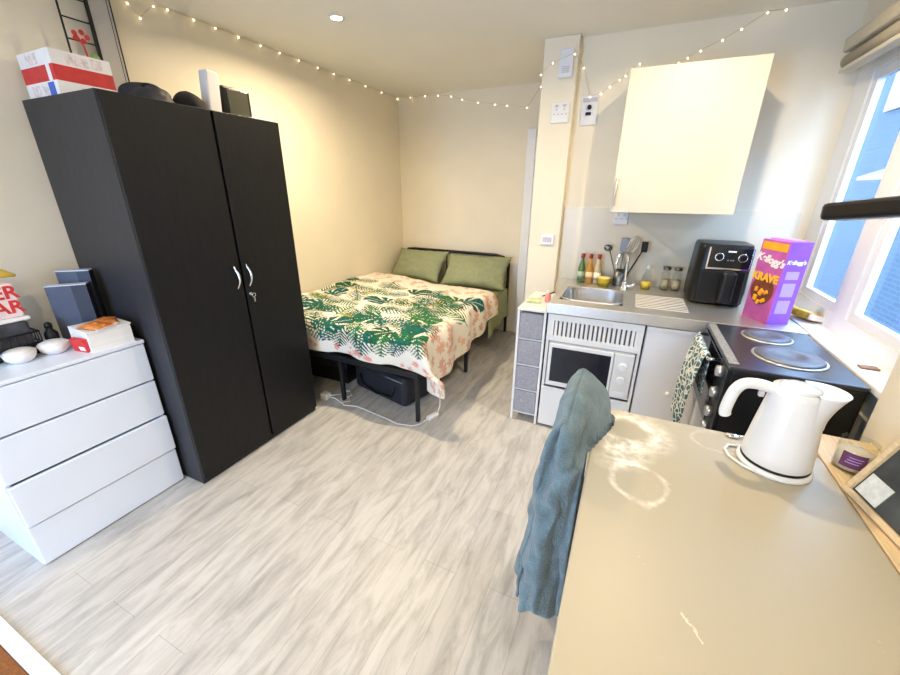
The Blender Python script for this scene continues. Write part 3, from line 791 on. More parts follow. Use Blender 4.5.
MB().tube([(2.05, 2.70, .85), (2.09, 2.73, .862), (2.13, 2.77, .875)], .005, 8).build('handle', blackp, t)
MB().box(2.03, 2.06, 2.68, 2.71, .842, .862, bev=.004).build('bristles', whiteplas, t)

# base unit with vent grille and microwave niche
t = thing('kitchen_unit', (2.45, 2.75, 0), 'white kitchen base unit with slotted vent grille holding the microwave', 'kitchen cabinet')
c = MB()
c.box(2.166, 2.184, KY+.012, 3.15, .02, .835); c.box(2.708, 2.724, KY+.012, 3.15, .02, .835); c.box(2.184, 2.708, KY+.03, 3.15, .318, .332); c.box(2.184, 2.708, 3.12, 3.15, .02, .835); c.box(2.184, 2.708, KY+.03, 3.12, .648, .66)
c.build('carcass', whiteplas, t)
v = MB()
for x0, x1, z0, z1 in ((2.17, 2.722, .79, .832), (2.17, 2.722, .652, .69), (2.17, 2.21, .69, .79), (2.682, 2.722, .69, .79)): v.box(x0, x1, KY-.006, KY+.012, z0, z1, bev=.002)
ns = 18
for i in range(ns):
    x = 2.21+(2.682-2.21)*(i+.5)/ns; v.box(x-.008, x+.008, KY-.004, KY+.010, .69, .79)
v.build('vent_grille', whiteplas, t)
MB().box(2.184, 2.708, KY+.03, KY+.034, .665, .832).build('vent_backing', mat('mid_grey_metal', (.24, .24, .26), .6), t)  # plain grey sheet behind the vent slats
MB().box(2.168, 2.722, KY-.004, KY+.012, .022, .318, bev=.003).build('lower_door', whiteplas, t)
MB().box(2.19, 2.70, KY+.05, KY+.07, 0, .02).build('plinth', blackm, t)
# microwave
t = thing('microwave', (2.45, 2.6, .332), 'white microwave with black glass door built in under the sink', 'microwave')
MB().box(2.19, 2.702, KY+.008, 2.80, .333, .643, bev=.006).build('casing', whiteplas, t)
d = MB().box(2.194, 2.586, KY-.010, KY+.008, .338, .638, bev=.004).build('door', whiteplas, t)
MB().box(2.215, 2.572, KY-.013, KY-.009, .372, .612, bev=.004).build('glass_window', mat('black_microwave_glass', (.006, .008, .016), .12), d)
cp = MB().box(2.590, 2.700, KY-.010, KY+.008, .338, .638, bev=.004).build('control_panel', mat('pale_grey_panel', (.70, .69, .67), .35), t)
for z in (.555, .465):
    k = MB(); k.cyl((2.643, KY-.010, z), (2.643, KY-.026, z), .026, .022, n=28); k.box(2.640, 2.646, KY-.032, KY-.02, z-.022, z+.022, bev=.001); k.build('dial', whiteplas, cp)
MB().box(2.61, 2.676, KY-.013, KY-.009, .352, .385, bev=.003).build('door_button', whiteplas, cp)
# right cupboard under worktop
t = thing('under_counter_cupboard', (3.0, 2.75, 0), 'white under-counter cupboard between the microwave unit and the mini oven', 'kitchen cabinet')
MB().box(2.734, 3.42, KY+.012, 3.15, .03, .835).build('carcass', whiteplas, t)
d = MB().box(2.738, 3.16, KY-.006, KY+.012, .035, .830, bev=.004).build('door', mat('white_door_panel', (.74, .74, .77), .35), t)
MB().box(2.738, 3.16, KY-.010, KY-.002, .808, .832, bev=.003).build('top_lip', whiteplas, d)
k = MB(); k.cyl((2.905, KY-.006, .44), (2.905, KY-.02, .44), .006, n=12); k.ball((2.905, KY-.025, .44), .012, 8); k.build('knob', whiteplas, d)
MB().box(2.74, 3.40, KY+.05, KY+.07, 0, .03).build('plinth', blackm, t)
# steel sink top
SX0, SX1, SY0, SY1 = 2.205, 2.585, 2.50, 2.90
t = thing('sink_worktop', (2.75, 2.78, .84), 'stainless steel sink top with bowl and drainer along the kitchen wall', 'sink')
c = MB()
for x0, x1, y0, y1 in ((2.158, SX0, KY-.012, 3.16), (SX1, 3.44, KY-.012, 3.16), (SX0, SX1, KY-.012, SY0), (SX0, SX1, SY1, 3.16)): c.box(x0, x1, y0, y1, .84, .9)
c.box(2.156, 3.44, KY-.014, KY-.010, .838, .902, bev=.0015)
c.build('counter_top', steel, t)
c = MB()
def bowl_fn(u, v):
    a = 2*math.pi*u
    ca, sa = math.cos(a), math.sin(a); n_ = 5
    rr = (abs(ca)**n_+abs(sa)**n_)**(-1/n_)
    hx, hy = (SX1-SX0)/2, (SY1-SY0)/2
    if v < .5: k_ = 1-.10*(v/.5); z = .901-.15*(v/.5)**.7
    else: k_ = .9*(1-(v-.5)/.5); z = .751-.008*((v-.5)/.5)
    return ((SX0+SX1)/2+hx*rr*ca*k_, (SY0+SY1)/2+hy*rr*sa*k_, z)
c.grid(bowl_fn, 64, 20); c.build('basin', mat('bright_basin_steel', (.72, .72, .73), .25, metal=1, var=.04), t, fixn=False)
c = MB(); c.tube([((SX0+SX1)/2+(SX1-SX0)/2*1.0*(abs(math.cos(a))**5+abs(math.sin(a))**5)**(-.2)*math.cos(a), (SY0+SY1)/2+(SY1-SY0)/2*(abs(math.cos(a))**5+abs(math.sin(a))**5)**(-.2)*math.sin(a), .901) for a in [2*math.pi*i/64 for i in range(64)]], .004, 6, closed=True); c.build('basin_rim', steel, t)
c = MB()
for i in range(9): c.box(2.655, 2.94, 2.52+i*.04, 2.532+i*.04, .8995, .9035, bev=.0015)
c.build('drainer_ridges', steel, t)
tp = thing('tap', (2.565, 2.99, .9), 'chrome gooseneck mixer tap behind the sink bowl', 'tap')
c = MB(); c.lathe([(.001, 0), (.028, 0), (.028, .008), (.020, .014), (.016, .05), (.012, .06)], (2.575, 2.965, .9), 24); c.build('base', chrome, tp)
pts = [(2.575, 2.965, .95)] + [(2.575, 2.965, .95+.15*i/4) for i in range(1, 5)] + [(2.575-.035*(1-math.cos(a)), 2.965-.06*(1-math.cos(a)), 1.10+.07*math.sin(a)) for a in [math.pi*i/12 for i in range(1, 13)]] + [(2.505, 2.845, 1.06)]
MB().tube(pts, .010, 12).build('spout', chrome, tp)
c = MB(); c.cyl((2.575, 2.965, .925), (2.625, 2.955, .935), .012, n=14); c.cyl((2.625, 2.955, .935), (2.64, 2.95, .955), .018, .014, n=14); c.build('lever', chrome, tp)
tag(MB().box(2.60, 2.70, 2.66, 2.74, .9035, .905).build('cloth_square', wht), 'small folded white cloth on the drainer', 'cloth') if False else None

# bottles behind the sink
cols = [('green', (.10, .20, .05), 'green sauce bottle with red cap, leftmost behind the sink'), ('amber', (.62, .30, .03), 'amber sauce bottle with red cap in the middle behind the sink'), ('pale', (.72, .55, .30), 'pale sauce bottle with red cap nearest the yellow tub')]
for i, (n_, c_, lab) in enumerate(cols):
    x, y = 2.262+i*.058, 3.085
    t = thing('sauce_bottle', (x, y, .9), lab, 'bottle', 'red-capped bottles behind the sink')
    MB().lathe([(.001, 0), (.024, 0), (.026, .004), (.026, .11), (.012, .165), (.011, .185)], (x, y, .9), 22).build('bottle_body', mat(n_+'_sauce', c_, .2, var=.15, scale=30), t)
    MB().lathe([(.013, .185), (.015, .188), (.015, .216), (.001, .217)], (x, y, .9), 18).build('cap', mat('dark_red_cap', (.38, .02, .03), .4), t)
    MB().lathe([(.0265, .03), (.0268, .03), (.0268, .085), (.0265, .085)], (x, y, .9), 22).build('paper_label', mat(n_+'_paper', tuple(min(1, .3+c*1.1) for c in c_), .6), t)
t = thing('margarine_tub', (2.435, 3.02, .9), 'yellow tub behind the sink bowl', 'tub')
MB().lathe([(.001, 0), (.036, 0), (.044, .055), (.044, .058)], (2.435, 3.02, .9), 28).build('tub_body', yell, t)
MB().lathe([(.046, .055), (.047, .058), (.046, .066), (.001, .067)], (2.435, 3.02, .9), 28).build('lid', mat('yellow_lid', (.80, .66, .20), .4), t)
t = thing('utensil_holder', (2.535, 3.08, .9), 'steel utensil holder standing behind the tap', 'utensil holder')
MB().lathe([(.001, 0), (.042, 0), (.044, .003), (.044, .115), (.041, .115), (.040, .006), (.001, .006)], (2.535, 3.09, .9), 28).build('holder_cup', steeld, t)
def utensil(name, lab, foot, top, parts):
    t = thing(name, foot, lab, 'kitchen utensil', 'utensils in the steel holder')
    MB().tube([foot, top], .005, 8).build('handle', steeld if 'spoon' not in name else blackp, t)
    parts(t)
utensil('ladle', 'steel ladle leaning left in the utensil holder', (2.53, 3.085, .91), (2.435, 3.115, 1.16), lambda t: MB().ball((2.425, 3.115, 1.165), .03, 10, sc=(1, .6, .8)).build('ladle_bowl', steeld, t))
def whisk_parts(t):
    b = MB(); 
    for k_ in range(6):
        a = math.pi*k_/6
        b.tube([(2.575+.0+.034*math.sin(q_)*math.cos(a)+.05*(1-math.cos(q_))*.32, 3.10+.02*math.sin(q_)*math.sin(a), 1.14+.058*(1-math.cos(q_))) for q_ in [2*math.pi*i/20 for i in range(20)]], .0022, 6, closed=True)
    b.build('whisk_wires', steel, t)
utensil('whisk', 'steel balloon whisk standing in the utensil holder', (2.54, 3.09, .91), (2.578, 3.10, 1.15), whisk_parts)
utensil('slotted_spoon', 'black slotted spoon leaning right in the utensil holder', (2.552, 3.075, .91), (2.660, 3.095, 1.17), lambda t: MB().box(2.645, 2.687, 3.092, 3.100, 1.15, 1.225, bev=.004, M=None).build('spoon_head', blackp, t))
utensil('spatula', 'steel spatula upright in the utensil holder', (2.53, 3.10, .91), (2.535, 3.125, 1.15), lambda t: MB().box(2.508, 2.558, 3.122, 3.128, 1.14, 1.24, bev=.003).build('spatula_blade', steeld, t))
t = thing('washing_up_bottle', (2.715, 3.06, .9), 'clear washing-up liquid bottle with yellow contents beside the tap', 'bottle')
MB().lathe([(.001, 0), (.030, 0), (.032, .004), (.032, .09), (.014, .13), (.012, .14)], (2.715, 3.06, .9), 24).build('bottle_body', clearglass, t)
MB().lathe([(.001, .004), (.029, .004), (.029, .05), (.001, .05)], (2.715, 3.06, .9), 24).build('liquid', yell, t)
MB().lathe([(.013, .14), (.014, .15), (.006, .17), (.001, .171)], (2.715, 3.06, .9), 18).build('nozzle', whiteplas, t)
for i, x in enumerate((2.835, 2.905)):
    t = thing('storage_jar', (x, 3.105, .9), ('clear glass storage jar left of its twin against the splashback', 'clear glass storage jar nearest the air fryer')[i], 'jar', 'glass jars on the worktop')
    MB().lathe([(.001, 0), (.028, 0), (.030, .004), (.030, .11), (.022, .13), (.022, .14)], (x, 3.105, .9), 26).build('jar_body', clearglass, t)
    MB().cyl((x, 3.105, 1.04), (x, 3.105, 1.062), .025, n=24).build('lid', steeld, t)
    MB().lathe([(.001, .005), (.027, .005), (.027, .07), (.001, .07)], (x, 3.105, .9), 24).build('contents', mat('pale_grains', (.62, .53, .36), .9, var=.2, scale=90), t)

# air fryer
AX0, AX1, AY0, AY1 = 2.95, 3.245, 2.765, 3.09
t = thing('air_fryer', (3.10, 2.93, .9), 'black air fryer with two dials on the steel worktop', 'air fryer')
def fryer_fn(u, v):
    a = 2*math.pi*u
    ca, sa = math.cos(a), math.sin(a); n_ = 5
    rr = (abs(ca)**n_+abs(sa)**n_)**(-1/n_)
    prof = [(0, .0), (.93, .0), (1.0, .015), (1.03, .08), (1.0, .22), (.965, .345), (.93, .362), (0, .366)]
    f_ = v*(len(prof)-1); i = min(int(f_), len(prof)-2); tt = f_-i
    k_ = prof[i][0]*(1-tt)+prof[i+1][0]*tt; z = prof[i][1]*(1-tt)+prof[i+1][1]*tt
    return ((AX0+AX1)/2+(AX1-AX0)/2*rr*ca*k_, (AY0+AY1)/2+(AY1-AY0)/2*rr*sa*k_, .9+z)
MB().grid(fryer_fn, 64, 28).build('body', blackp, t)
fy = AY0+.003
p_ = MB().box(3.01, 3.222, fy-.008, fy+.012, .9+.232, .9+.348, bev=.002).build('control_panel', mat('gloss_black_panel', (.01, .012, .016), .15), t)
c = MB()
for x0, x1, z0, z1 in ((3.004, 3.012, .228, .35), (3.220, 3.228, .228, .35), (3.004, 3.228, .222, .232)): c.box(x0, x1, fy-.011, fy+.01, .9+z0, .9+z1, bev=.001)
c.build('silver_trim', chrome, p_)
for x in (3.062, 3.178):
    k = MB(); k.tube([(x+.021*math.cos(a), fy-.010, 1.195+.021*math.sin(a)) for a in [2*math.pi*i/28 for i in range(28)]], .0035, 8, closed=True); k.build('dial_ring', chrome, p_)
    MB().cyl((x, fy-.006, 1.195), (x, fy-.022, 1.195), .016, .014, n=24).build('dial', blackp, p_)
MB().box(3.100, 3.140, fy-.010, fy-.007, 1.224, 1.233).build('logo_mark', wht, p_)
c = MB()
for x in (3.108, 3.122, 3.134): c.cyl((x, fy-.0075, 1.178), (x, fy-.0095, 1.178), .0045, n=12)
c.build('touch_buttons', mat('grey_button', (.2, .2, .21), .4), p_)
d = MB().box(2.985, 3.215, AY0-.012, AY0+.01, .915, 1.115, bev=.010).build('drawer', blackp, t)
MB().box(3.09, 3.165, AY0-.075, AY0-.008, .93, 1.118, bev=.02, seg=3).build('handle', blackp, d)

# cereal box
t = thing('cereal_box', (3.29, 2.55, .9), 'purple and pink cereal box at the worktop corner by the window', 'cereal box')
purple = mat('purple_card', (.30, .10, .62), .45, var=.1, scale=14)
magenta = mat('magenta_card', (.50, .10, .38), .45, var=.18, scale=14)
brownp = mat('chocolate_print', (.16, .035, .02), .5, var=.3, scale=40)
orangep = mat('amber_print', (.85, .38, .02), .5, var=.12, scale=30)
BH = .425
BM2 = rotz(R(-65), (3.285, 2.45, .9))
WF, WS = .175, .115
MB().box(-WF, 0, 0, .006, 0, BH, M=BM2).build('front_panel', magenta, t)
MB().box(-.006, 0, .006, WS, 0, BH, M=BM2).build('side_panel', purple, t)
MB().box(-WF, -.006, .006, WS, 0, BH, M=BM2).build('carton_body', purple, t)
MB().box(-WF+.01, -.01, .03, WS-.03, BH, BH+.008, M=BM2).build('top_flap', mat('pink_flap', (.62, .30, .55), .5), t)
MB().box(-WF+.01, -.004, -.0012, 0, .375, .414, M=BM2).build('amber_strip', orangep, t)
b = MB(); b.cyl((-.09, 0, .165), (-.09, -.0012, .165), .076, n=36, M=BM2); b.build('chocolate_patch', brownp, t)
b = MB()
for x, z, s_ in ((-.115, .12, .02), (-.085, .155, .022), (-.06, .115, .018), (-.12, .165, .016), (-.055, .16, .017), (-.09, .10, .016)):
    b.box(x-s_*.8, x+s_*.8, -.010, -.0012, z-s_*.6, z+s_*.6, bev=.004, M=BM2 @ Matrix.Translation((x, 0, z)) @ Matrix.Rotation(R(20+x*900), 4, 'Y') @ Matrix.Translation((-x, 0, -z)))
b.build('cereal_picture', orangep, t)
FR = BM2 @ Matrix.Rotation(R(90), 4, 'X')
text_part('lettering', "Kellogg's", .052, FR @ Matrix.Translation((-.09, .325, .0016)) @ Matrix.Rotation(R(-8), 4, 'Z'), wht, t, bold=.0022, shear=.25)
text_part('lettering', 'KRAVE', .056, FR @ Matrix.Translation((-.09, .232, .0022)), mat('bright_amber_print', (.95, .50, .03), .5), t, bold=.003)
SR = BM2 @ Matrix.Rotation(R(90), 4, 'Z') @ Matrix.Rotation(R(90), 4, 'X')
text_part('lettering', "Kellogg's", .027, SR @ Matrix.Translation((.058, .325, .0012)), wht, t, bold=.0012, shear=.25)
lil = mat('lilac_print', (.50, .34, .72), .5)
for z0, z1 in ((.06, .13), (.15, .22), (.24, .28)): MB().box(0,    .0008, .025, .09, z0, z1, M=BM2).build('side_print', lil, t)
t = thing('yellow_food_packet', (3.50, 2.60, .905), 'yellow and white food packet on the window sill behind the cereal box', 'packet')
M_ = rotz(R(25), (3.495, 2.64, .905)) @ Matrix.Rotation(R(12), 4, 'Y')
MB().box(-.04, .04, -.075, .075, .008, .048, bev=.012, M=M_).build('packet_body', mat('yellow_print', (.80, .50, .04), .4, var=.35, scale=35), t)
MB().box(-.042, .042, -.085, -.06, .012, .04, bev=.004, M=M_).build('white_end', wht, t)
tag(MB().box(3.47, 3.53, 1.93, 1.965, .905, .913, bev=.003).build('window_key', mat('brown_scrap', (.25, .12, .05), .6)), 'small brown scrap lying on the window sill', 'scrap')

# wall cupboard
t = thing('wall_cupboard', (2.74, 2.97, 1.43), 'cream wall cupboard above the sink', 'wall cupboard')
MB().box(2.42, 3.078, 2.80, 3.168, 1.432, 2.205, bev=.002).build('carcass', creamlam, t)
d = MB().box(2.418, 3.08, 2.78, 2.80, 1.43, 2.207, bev=.003).build('door', creamlam, t)
b = MB(); b.tube([(2.436, 2.782, 1.475), (2.436, 2.752, 1.475), (2.436, 2.752, 1.625), (2.436, 2.782, 1.625)], .006, 10); b.build('bar_handle', steel, d)

# sockets, switch, alarm
def plate(name, x0, x1, z0, z1, y, lab, cat, detail):
    t = thing(name, ((x0+x1)/2, y, (z0+z1)/2), lab, cat)
    MB().box(x0, x1, y-.012, y, z0, z1, bev=.004).build('face_plate', whiteplas, t)
    detail(t, x0, x1, z0, z1, y)
def sock(t, x0, x1, z0, z1, y):
    pk = mat('faint_lilac_plastic', (.55, .50, .54), .4)
    for k_ in (0, 1):
        cx_ = x0+(x1-x0)*(.28+.44*k_); zc = (z0+z1)/2
        b = MB()
        for dx, dz, w_, h_ in ((0, .022, .008, .016), (-.014, -.008, .012, .008), (.014, -.008, .012, .008)): b.box(cx_+dx-w_/2, cx_+dx+w_/2, y-.0135, y-.012, zc+dz-h_/2, zc+dz+h_/2)
        b.build('socket_holes', pk, t)
        MB().box(cx_-.011, cx_+.011, y-.017, y-.012, zc+.036, zc+.050, bev=.002).build('rocker', pk, t)
plate('wall_socket', 1.928, 2.048, 1.998, 2.122, 3.09, 'white double socket on the pier left of the cupboard', 'socket', sock)
def sock2(t, x0, x1, z0, z1, y):
    b = MB(); cx_ = (x0+x1)/2; zc = (z0+z1)/2
    b.cyl((cx_, y-.012, zc+.018), (cx_, y-.030, zc+.018), .014, n=18); b.box(cx_-.022, cx_+.014, y-.026, y-.012, zc-.030, zc-.012, bev=.003)
    b.build('black_plug', blackp, t)
    MB().box(x0+.008, x1-.008, y-.014, y-.012, zc+.05, zc+.075, bev=.001).build('rocker', mat('faint_lilac_plastic'), t)
plate('isolator_socket', 2.115, 2.225, 1.985, 2.165, 3.17, 'pale wall socket with black plugs beside the cupboard', 'socket', sock2)
plate('light_switch', 1.93, 2.03, 1.165, 1.245, 3.09, 'white light switch low on the pier beside the bed alcove', 'light switch', lambda t, x0, x1, z0, z1, y: [MB().box(x0+.016+k_*.036, x0+.046+k_*.036, y-.017, y-.012, z0+.022, z1-.022, bev=.002).build('rocker', mat('faint_lilac_plastic'), t) for k_ in (0, 1)])
t = thing('alarm_box', (2.0, 3.09, 2.345), 'white alarm box high on the pier under the ceiling', 'alarm box')
MB().box(1.955, 2.045, 3.055, 3.09, 2.262, 2.425, bev=.008).build('casing', mat('cool_white_plastic', (.76, .77, .82), .35), t)
b = MB()
for i in range(4): b.box(1.975, 2.025, 3.0535, 3.056, 2.29+i*.01, 2.295+i*.01)
b.build('grille_slots', mat('faint_lilac_plastic'), t)
MB().cyl((2.0, 3.056, 2.38), (2.0, 3.050, 2.38), .012, n=16).build('indicator', whiteplas, t)
plate('splashback_socket', 2.435, 2.53, 1.33, 1.425, 3.162, 'white socket under the left corner of the wall cupboard', 'socket', sock)

# ------------------------------------------------------------------ mini oven with hotplates
OX0, OX1, OY0, OY1, OZ0, OZ1 = 3.012, 3.432, 1.745, 2.355, .53, .9
tag(MB().box(3.05, 3.43, 1.76, 2.345, 0, .515, bev=.005).build('low_cupboard', whiteplas, loc=(3.2, 2.05, 0)), 'low white cupboard under the black mini oven', 'cupboard')
t = thing('mini_oven', (3.22, 2.05, .515), 'black mini oven with two hotplates on top below the window', 'mini oven')
MB().box(OX0+.01, OX1, OY0, OY1, OZ0, OZ1-.018, bev=.006).build('body', blackp, t)
MB().box(OX0-.004, OX1+.002, OY0-.003, OY1+.003, OZ1-.018, OZ1, bev=.005).build('hob_top', mat('charcoal_enamel', (.022, .024, .030), .28), t)
MB().box(OX0-.002, OX0+.035, OY0+.03, OY1-.01, OZ1, OZ1+.004, bev=.002).build('front_trim', mat('grey_speckled_trim', (.22, .21, .19), .5, var=.35, scale=80), t)
fp = MB().box(OX0-.004, OX0+.012, OY0+.004, OY0+.15, OZ0+.01, OZ1-.02, bev=.003).build('control_panel', blackp, t)
for z in (.845, .745, .65, .575):
    k = MB(); k.cyl((OX0-.004, OY0+.075, z), (OX0-.028, OY0+.075, z), .026, .022, n=24); k.build('knob', mat('silver_knob', (.62, .62, .63), .3, metal=.8), fp)
dr = MB().box(OX0-.006, OX0+.012, OY0+.155, OY1-.01, OZ0+.02, OZ1-.025, bev=.003).build('oven_door', mat('smoked_glass', (.008, .008, .010), .1), t)
b = MB(); b.tube([(OX0-.006, OY0+.19, .85), (OX0-.042, OY0+.19, .85), (OX0-.042, OY1-.05, .85), (OX0-.006, OY1-.05, .85)], .008, 10); b.build('door_handle', chrome, dr)
b = MB()
for x in (OX0+.05, OX1-.05):
    for y in (OY0+.05, OY1-.05): b.cyl((x, y, .515), (x, y, OZ0), .018, n=14)
b.build('feet', blackp, t)
for (x, y, r_, lab) in ((3.235, 2.215, .092, 0), (3.25, 1.95, .118, 1)):
    h = MB().lathe([(.001, .0), (r_, .0), (r_, .010), (r_-.006, .014), (r_*.45, .014), (r_*.42, .011), (.001, .011)], (x, y, OZ1), 48).build('hotplate', mat('cast_iron_plate', (.15, .155, .17), .48, metal=.6, var=.12, scale=20), t)
    MB().lathe([(r_+.010, 0), (r_+.010, .004), (r_+.001, .006), (r_+.001, 0)], (x, y, OZ1), 48).build('steel_ring', steel, h)
# tea towel over the oven door handle
ttm = bpy.data.materials.new('checked_tea_towel'); ttm.use_nodes = True
nt = ttm.node_tree; bb_ = nt.nodes['Principled BSDF']; tcn = nt.nodes.new('ShaderNodeTexCoord')
ck = nt.nodes.new('ShaderNodeTexVoronoi'); ck.feature = 'DISTANCE_TO_EDGE'; ck.inputs['Scale'].default_value = 34; nt.links.new(tcn.outputs['Object'], ck.inputs['Vector'])
rp = nt.nodes.new('ShaderNodeValToRGB'); rp.color_ramp.elements[0].position = .07; rp.color_ramp.elements[1].position = .13
rp.color_ramp.elements[0].color = (.72, .74, .66, 1); rp.color_ramp.elements[1].color = (.06, .13, .16, 1)
nt.links.new(ck.outputs['Distance'], rp.inputs[0]); nt.links.new(rp.outputs[0], bb_.inputs['Base Color']); bb_.inputs['Roughness'].default_value = .95
def tea(u, v):
    y = 1.955+.30*u
    s = v*.68-.22
    amp = min(1, abs(s)/.1)
    w_ = .012*math.sin(u*16)*amp
    r_ = .014
    xc, zc = OX0-.042, .85
    if s < -.022: x = xc+r_; z = zc+(s+.022); x += .0
    elif s < .022:
        a = (s+.022)/.044*math.pi; x = xc+r_*math.cos(a); z = zc+r_*math.sin(a)
    else: x = xc-r_-.02*min(1, (s-.022)/.2)-max(0, w_) - .006*amp; z = zc-(s-.022)
    if s < -.022: z = max(z, .56)
    return (x, y+.01*math.sin(v*9), z)
b = MB(); b.grid(tea, 30, 50)
o = b.build('tea_towel', ttm, loc=(OX0-.05, 2.12, .85)); md = o.modifiers.new('thick', 'SOLIDIFY'); md.thickness = .003
tag(o, 'blue and cream patterned tea towel hung on the mini oven door handle', 'tea towel')

# ------------------------------------------------------------------ table
TX, TY = 2.90, .75
t = thing('table', (TX, TY, 0), 'pale laminate table with white ring stains in the foreground', 'table')
tm = table_mat()
def rrect(x0, x1, y0, y1, r, n=8):
    pts = []
    for cx_, cy_, a0 in ((x1-r, y1-r, 0), (x0+r, y1-r, 90), (x0+r, y0+r, 180), (x1-r, y0+r, 270)):
        for i in range(n+1):
            a = R(a0+90*i/n); pts.append((cx_+r*math.cos(a), cy_+r*math.sin(a)))
    return pts
MB().prism(rrect(2.553, 3.238, .02, 1.478, .06), .722, .75, bev=.006).build('tabletop', tm, t)
for x, y in ((2.62, .09), (3.17, .09), (2.62, 1.40), (3.17, 1.40)):
    MB().box(x-.022, x+.022, y-.022, y+.022, 0, .722, bev=.004).build('leg', greylam, t)
c = MB()
for y in (.09, 1.40): c.box(2.642, 3.148, y-.01, y+.01, .66, .722)
for x in (2.62, 3.17): c.box(x-.01, x+.01, .112, 1.378, .66, .722)
c.build('apron', greylam, t)
# chair with bath towel
t = thing('chair', (2.66, 1.2, 0), 'dark chair tucked under the table beneath the teal towel', 'chair')
chm = mat('dark_grey_chair', (.09, .09, .10), .5, var=.1)
for x, y in ((2.49, 1.10), (2.49, 1.37), (2.86, 1.03), (2.86, 1.37)):
    MB().box(x-.014, x+.014, y-.014, y+.014, 0, .43, bev=.003).build('leg', chm, t)
MB().box(2.475, 2.88, 1.03, 1.39, .43, .465, bev=.012).build('seat', chm, t)
b = MB(); b.box(2.474, 2.494, 1.09, 1.39, .55, .885, bev=.008); b.box(2.478, 2.500, 1.10, 1.125, .44, .56); b.box(2.478, 2.500, 1.345, 1.37, .44, .56); b.build('backrest', chm, t)
def tow(u, v):
    """u runs round the bundle: far outer -> near end -> far inner; v from hem to ridge"""
    yn = .965+.10*v; yf = 1.43-.03*(1-v)
    e0, e1 = .33, .67
    if u < e0: k_ = u/e0; y = yf+(yn-yf)*k_; sx = -1; ce = 0
    elif u > e1: k_ = (u-e1)/(1-e1); y = yn+(yf-yn)*k_; sx = 1; ce = 0
    else:
        a = (u-e0)/(e1-e0)*math.pi; sx = -math.cos(a); ce = math.sin(a)
        groove = .5+.5*math.cos(3.2*a-1.9+1.1*math.sin(v*4.5))
        y = yn-.045*ce+.075*ce*groove**2.2*(1-.55*v)
    yy = (y-.985)/.44
    zr = .925-.02*(1-yy)**2+.010*math.sin(y*17)
    hem = .185+.02*math.sin(u*40)+.03*ce
    if u > e1: hem_ = hem+.50*max(0, (yy-.45)/.55)
    else: hem_ = hem+.05*max(0, yy)
    z = hem_+(zr-hem_)*v
    tt = max(0, (zr-z)/.06); rnd = math.sqrt(max(0, 1-(1-min(1, tt))**2))
    xm = 2.483-.030*(1-v); hx = .037+.034*(1-v)
    fold = (.014*math.sin(y*36+v*2.5)+.008*math.sin(y*75+2+v*3))*(.35+.65*(1-v))
    x = xm+sx*hx*rnd
    x += fold*(-1 if sx < 0 else .2)*rnd*(1-ce)
    w1 = noise.noise(Vector((y*7+z*5, z*9-y*6, sx*1.5)))
    w2 = noise.noise(Vector((x*40, z*16, y*8+3)))
    x += (.014*w1+.006*w2)*rnd
    y += (.022*w1+.010*w2)*min(1, tt+.2)
    if sx > 0 and z < .76: x = x+(2.546-x)*.75*sx if ce < .9 else x
    x = min(x, 2.548) if z < .765 else x
    if sx > .3 and yy > .3 and .755 < z < .91: x += .075*min(1, (yy-.3)/.5)*math.sin(math.pi*(.91-z)/.31)
    return (x, y, z)
b = MB(); b.grid(tow, 220, 90)
o = b.build('bath_towel', teal, loc=(2.5, 1.2, .93)); md = o.modifiers.new('thick', 'SOLIDIFY'); md.thickness = .008; md.offset = 0
tag(o, 'teal bath towel draped over the chair back beside the table', 'towel')

# kettle
KX, KYY, KZ = 3.085, 1.335, .75
t = thing('kettle', (KX, KYY, KZ), 'white electric kettle at the far end of the table', 'kettle')
MB().lathe([(.001, 0), (.092, 0), (.096, .004), (.095, .014), (.085, .018), (.001, .018)], (KX, KYY, KZ), 48).build('power_base', whiteplas, t)
MB().lathe([(.084, .017), (.088, .019), (.088, .026), (.084, .028)], (KX, KYY, KZ), 48).build('base_ring', blackp, t)
kb = MB(); kb.lathe([(.001, .022), (.084, .022), (.088, .03), (.087, .06), (.080, .13), (.072, .20), (.066, .252), (.063, .268), (.001, .268)], (KX, KYY, KZ), 48)
def spout(u, v):
    a = (u-.5)*2*1.15
    wz = .17+.105*v
    base_r = .0655+.012*(1-v)
    out_ = .046*max(0, v)**1.6*math.cos(a/1.15*math.pi/2)**1.2
    r_ = base_r+out_
    return (KX+r_*math.cos(a), KYY+r_*math.sin(a), KZ+wz)
kb.grid(spout, 24, 12)
kb.add([spout(i/24, 1) for i in range(25)]+[(KX+.03, KYY, KZ+.268)], [[i, i+1, 25] for i in range(24)], smooth=False)
kb.build('body', whiteplas, t)
MB().lathe([(.050, .267), (.049, .274), (.042, .278), (.001, .279)], (KX, KYY, KZ), 40).build('lid', mat('pale_grey_clear_lid', (.66, .72, .74), .15), t)
b = MB()
hp = smooth([(KX-.050, .252), (KX-.09, .262), (KX-.130, .258), (KX-.150, .232), (KX-.158, .19), (KX-.160, .155), (KX-.155, .138)], 5)
b.tube([(x, KYY, KZ+z) for x, z in hp], [.0165]*(len(hp)-2)+[.014, .008], 14); b.build('handle', whiteplas, t)
MB().box(KX-.092, KX-.078, KYY-.008, KYY+.008, KZ+.225, KZ+.245, bev=.003).build('switch', mat('faint_lilac_plastic'), t)
b = MB(); b.tube([(KX-.07, KYY+.06, KZ+.006), (KX-.11, KYY+.05, KZ+.005), (KX-.125, KYY+.02, KZ+.005), (KX-.12, KYY-.015, KZ+.005), (KX-.09, KYY-.055, KZ+.005), (KX-.06, KYY-.074, KZ+.006)], .0045, 8); b.build('power_cord', whiteplas, t)
t = thing('teaspoon', (3.0, 1.46, .75), 'small steel teaspoon lying left of the kettle', 'spoon')
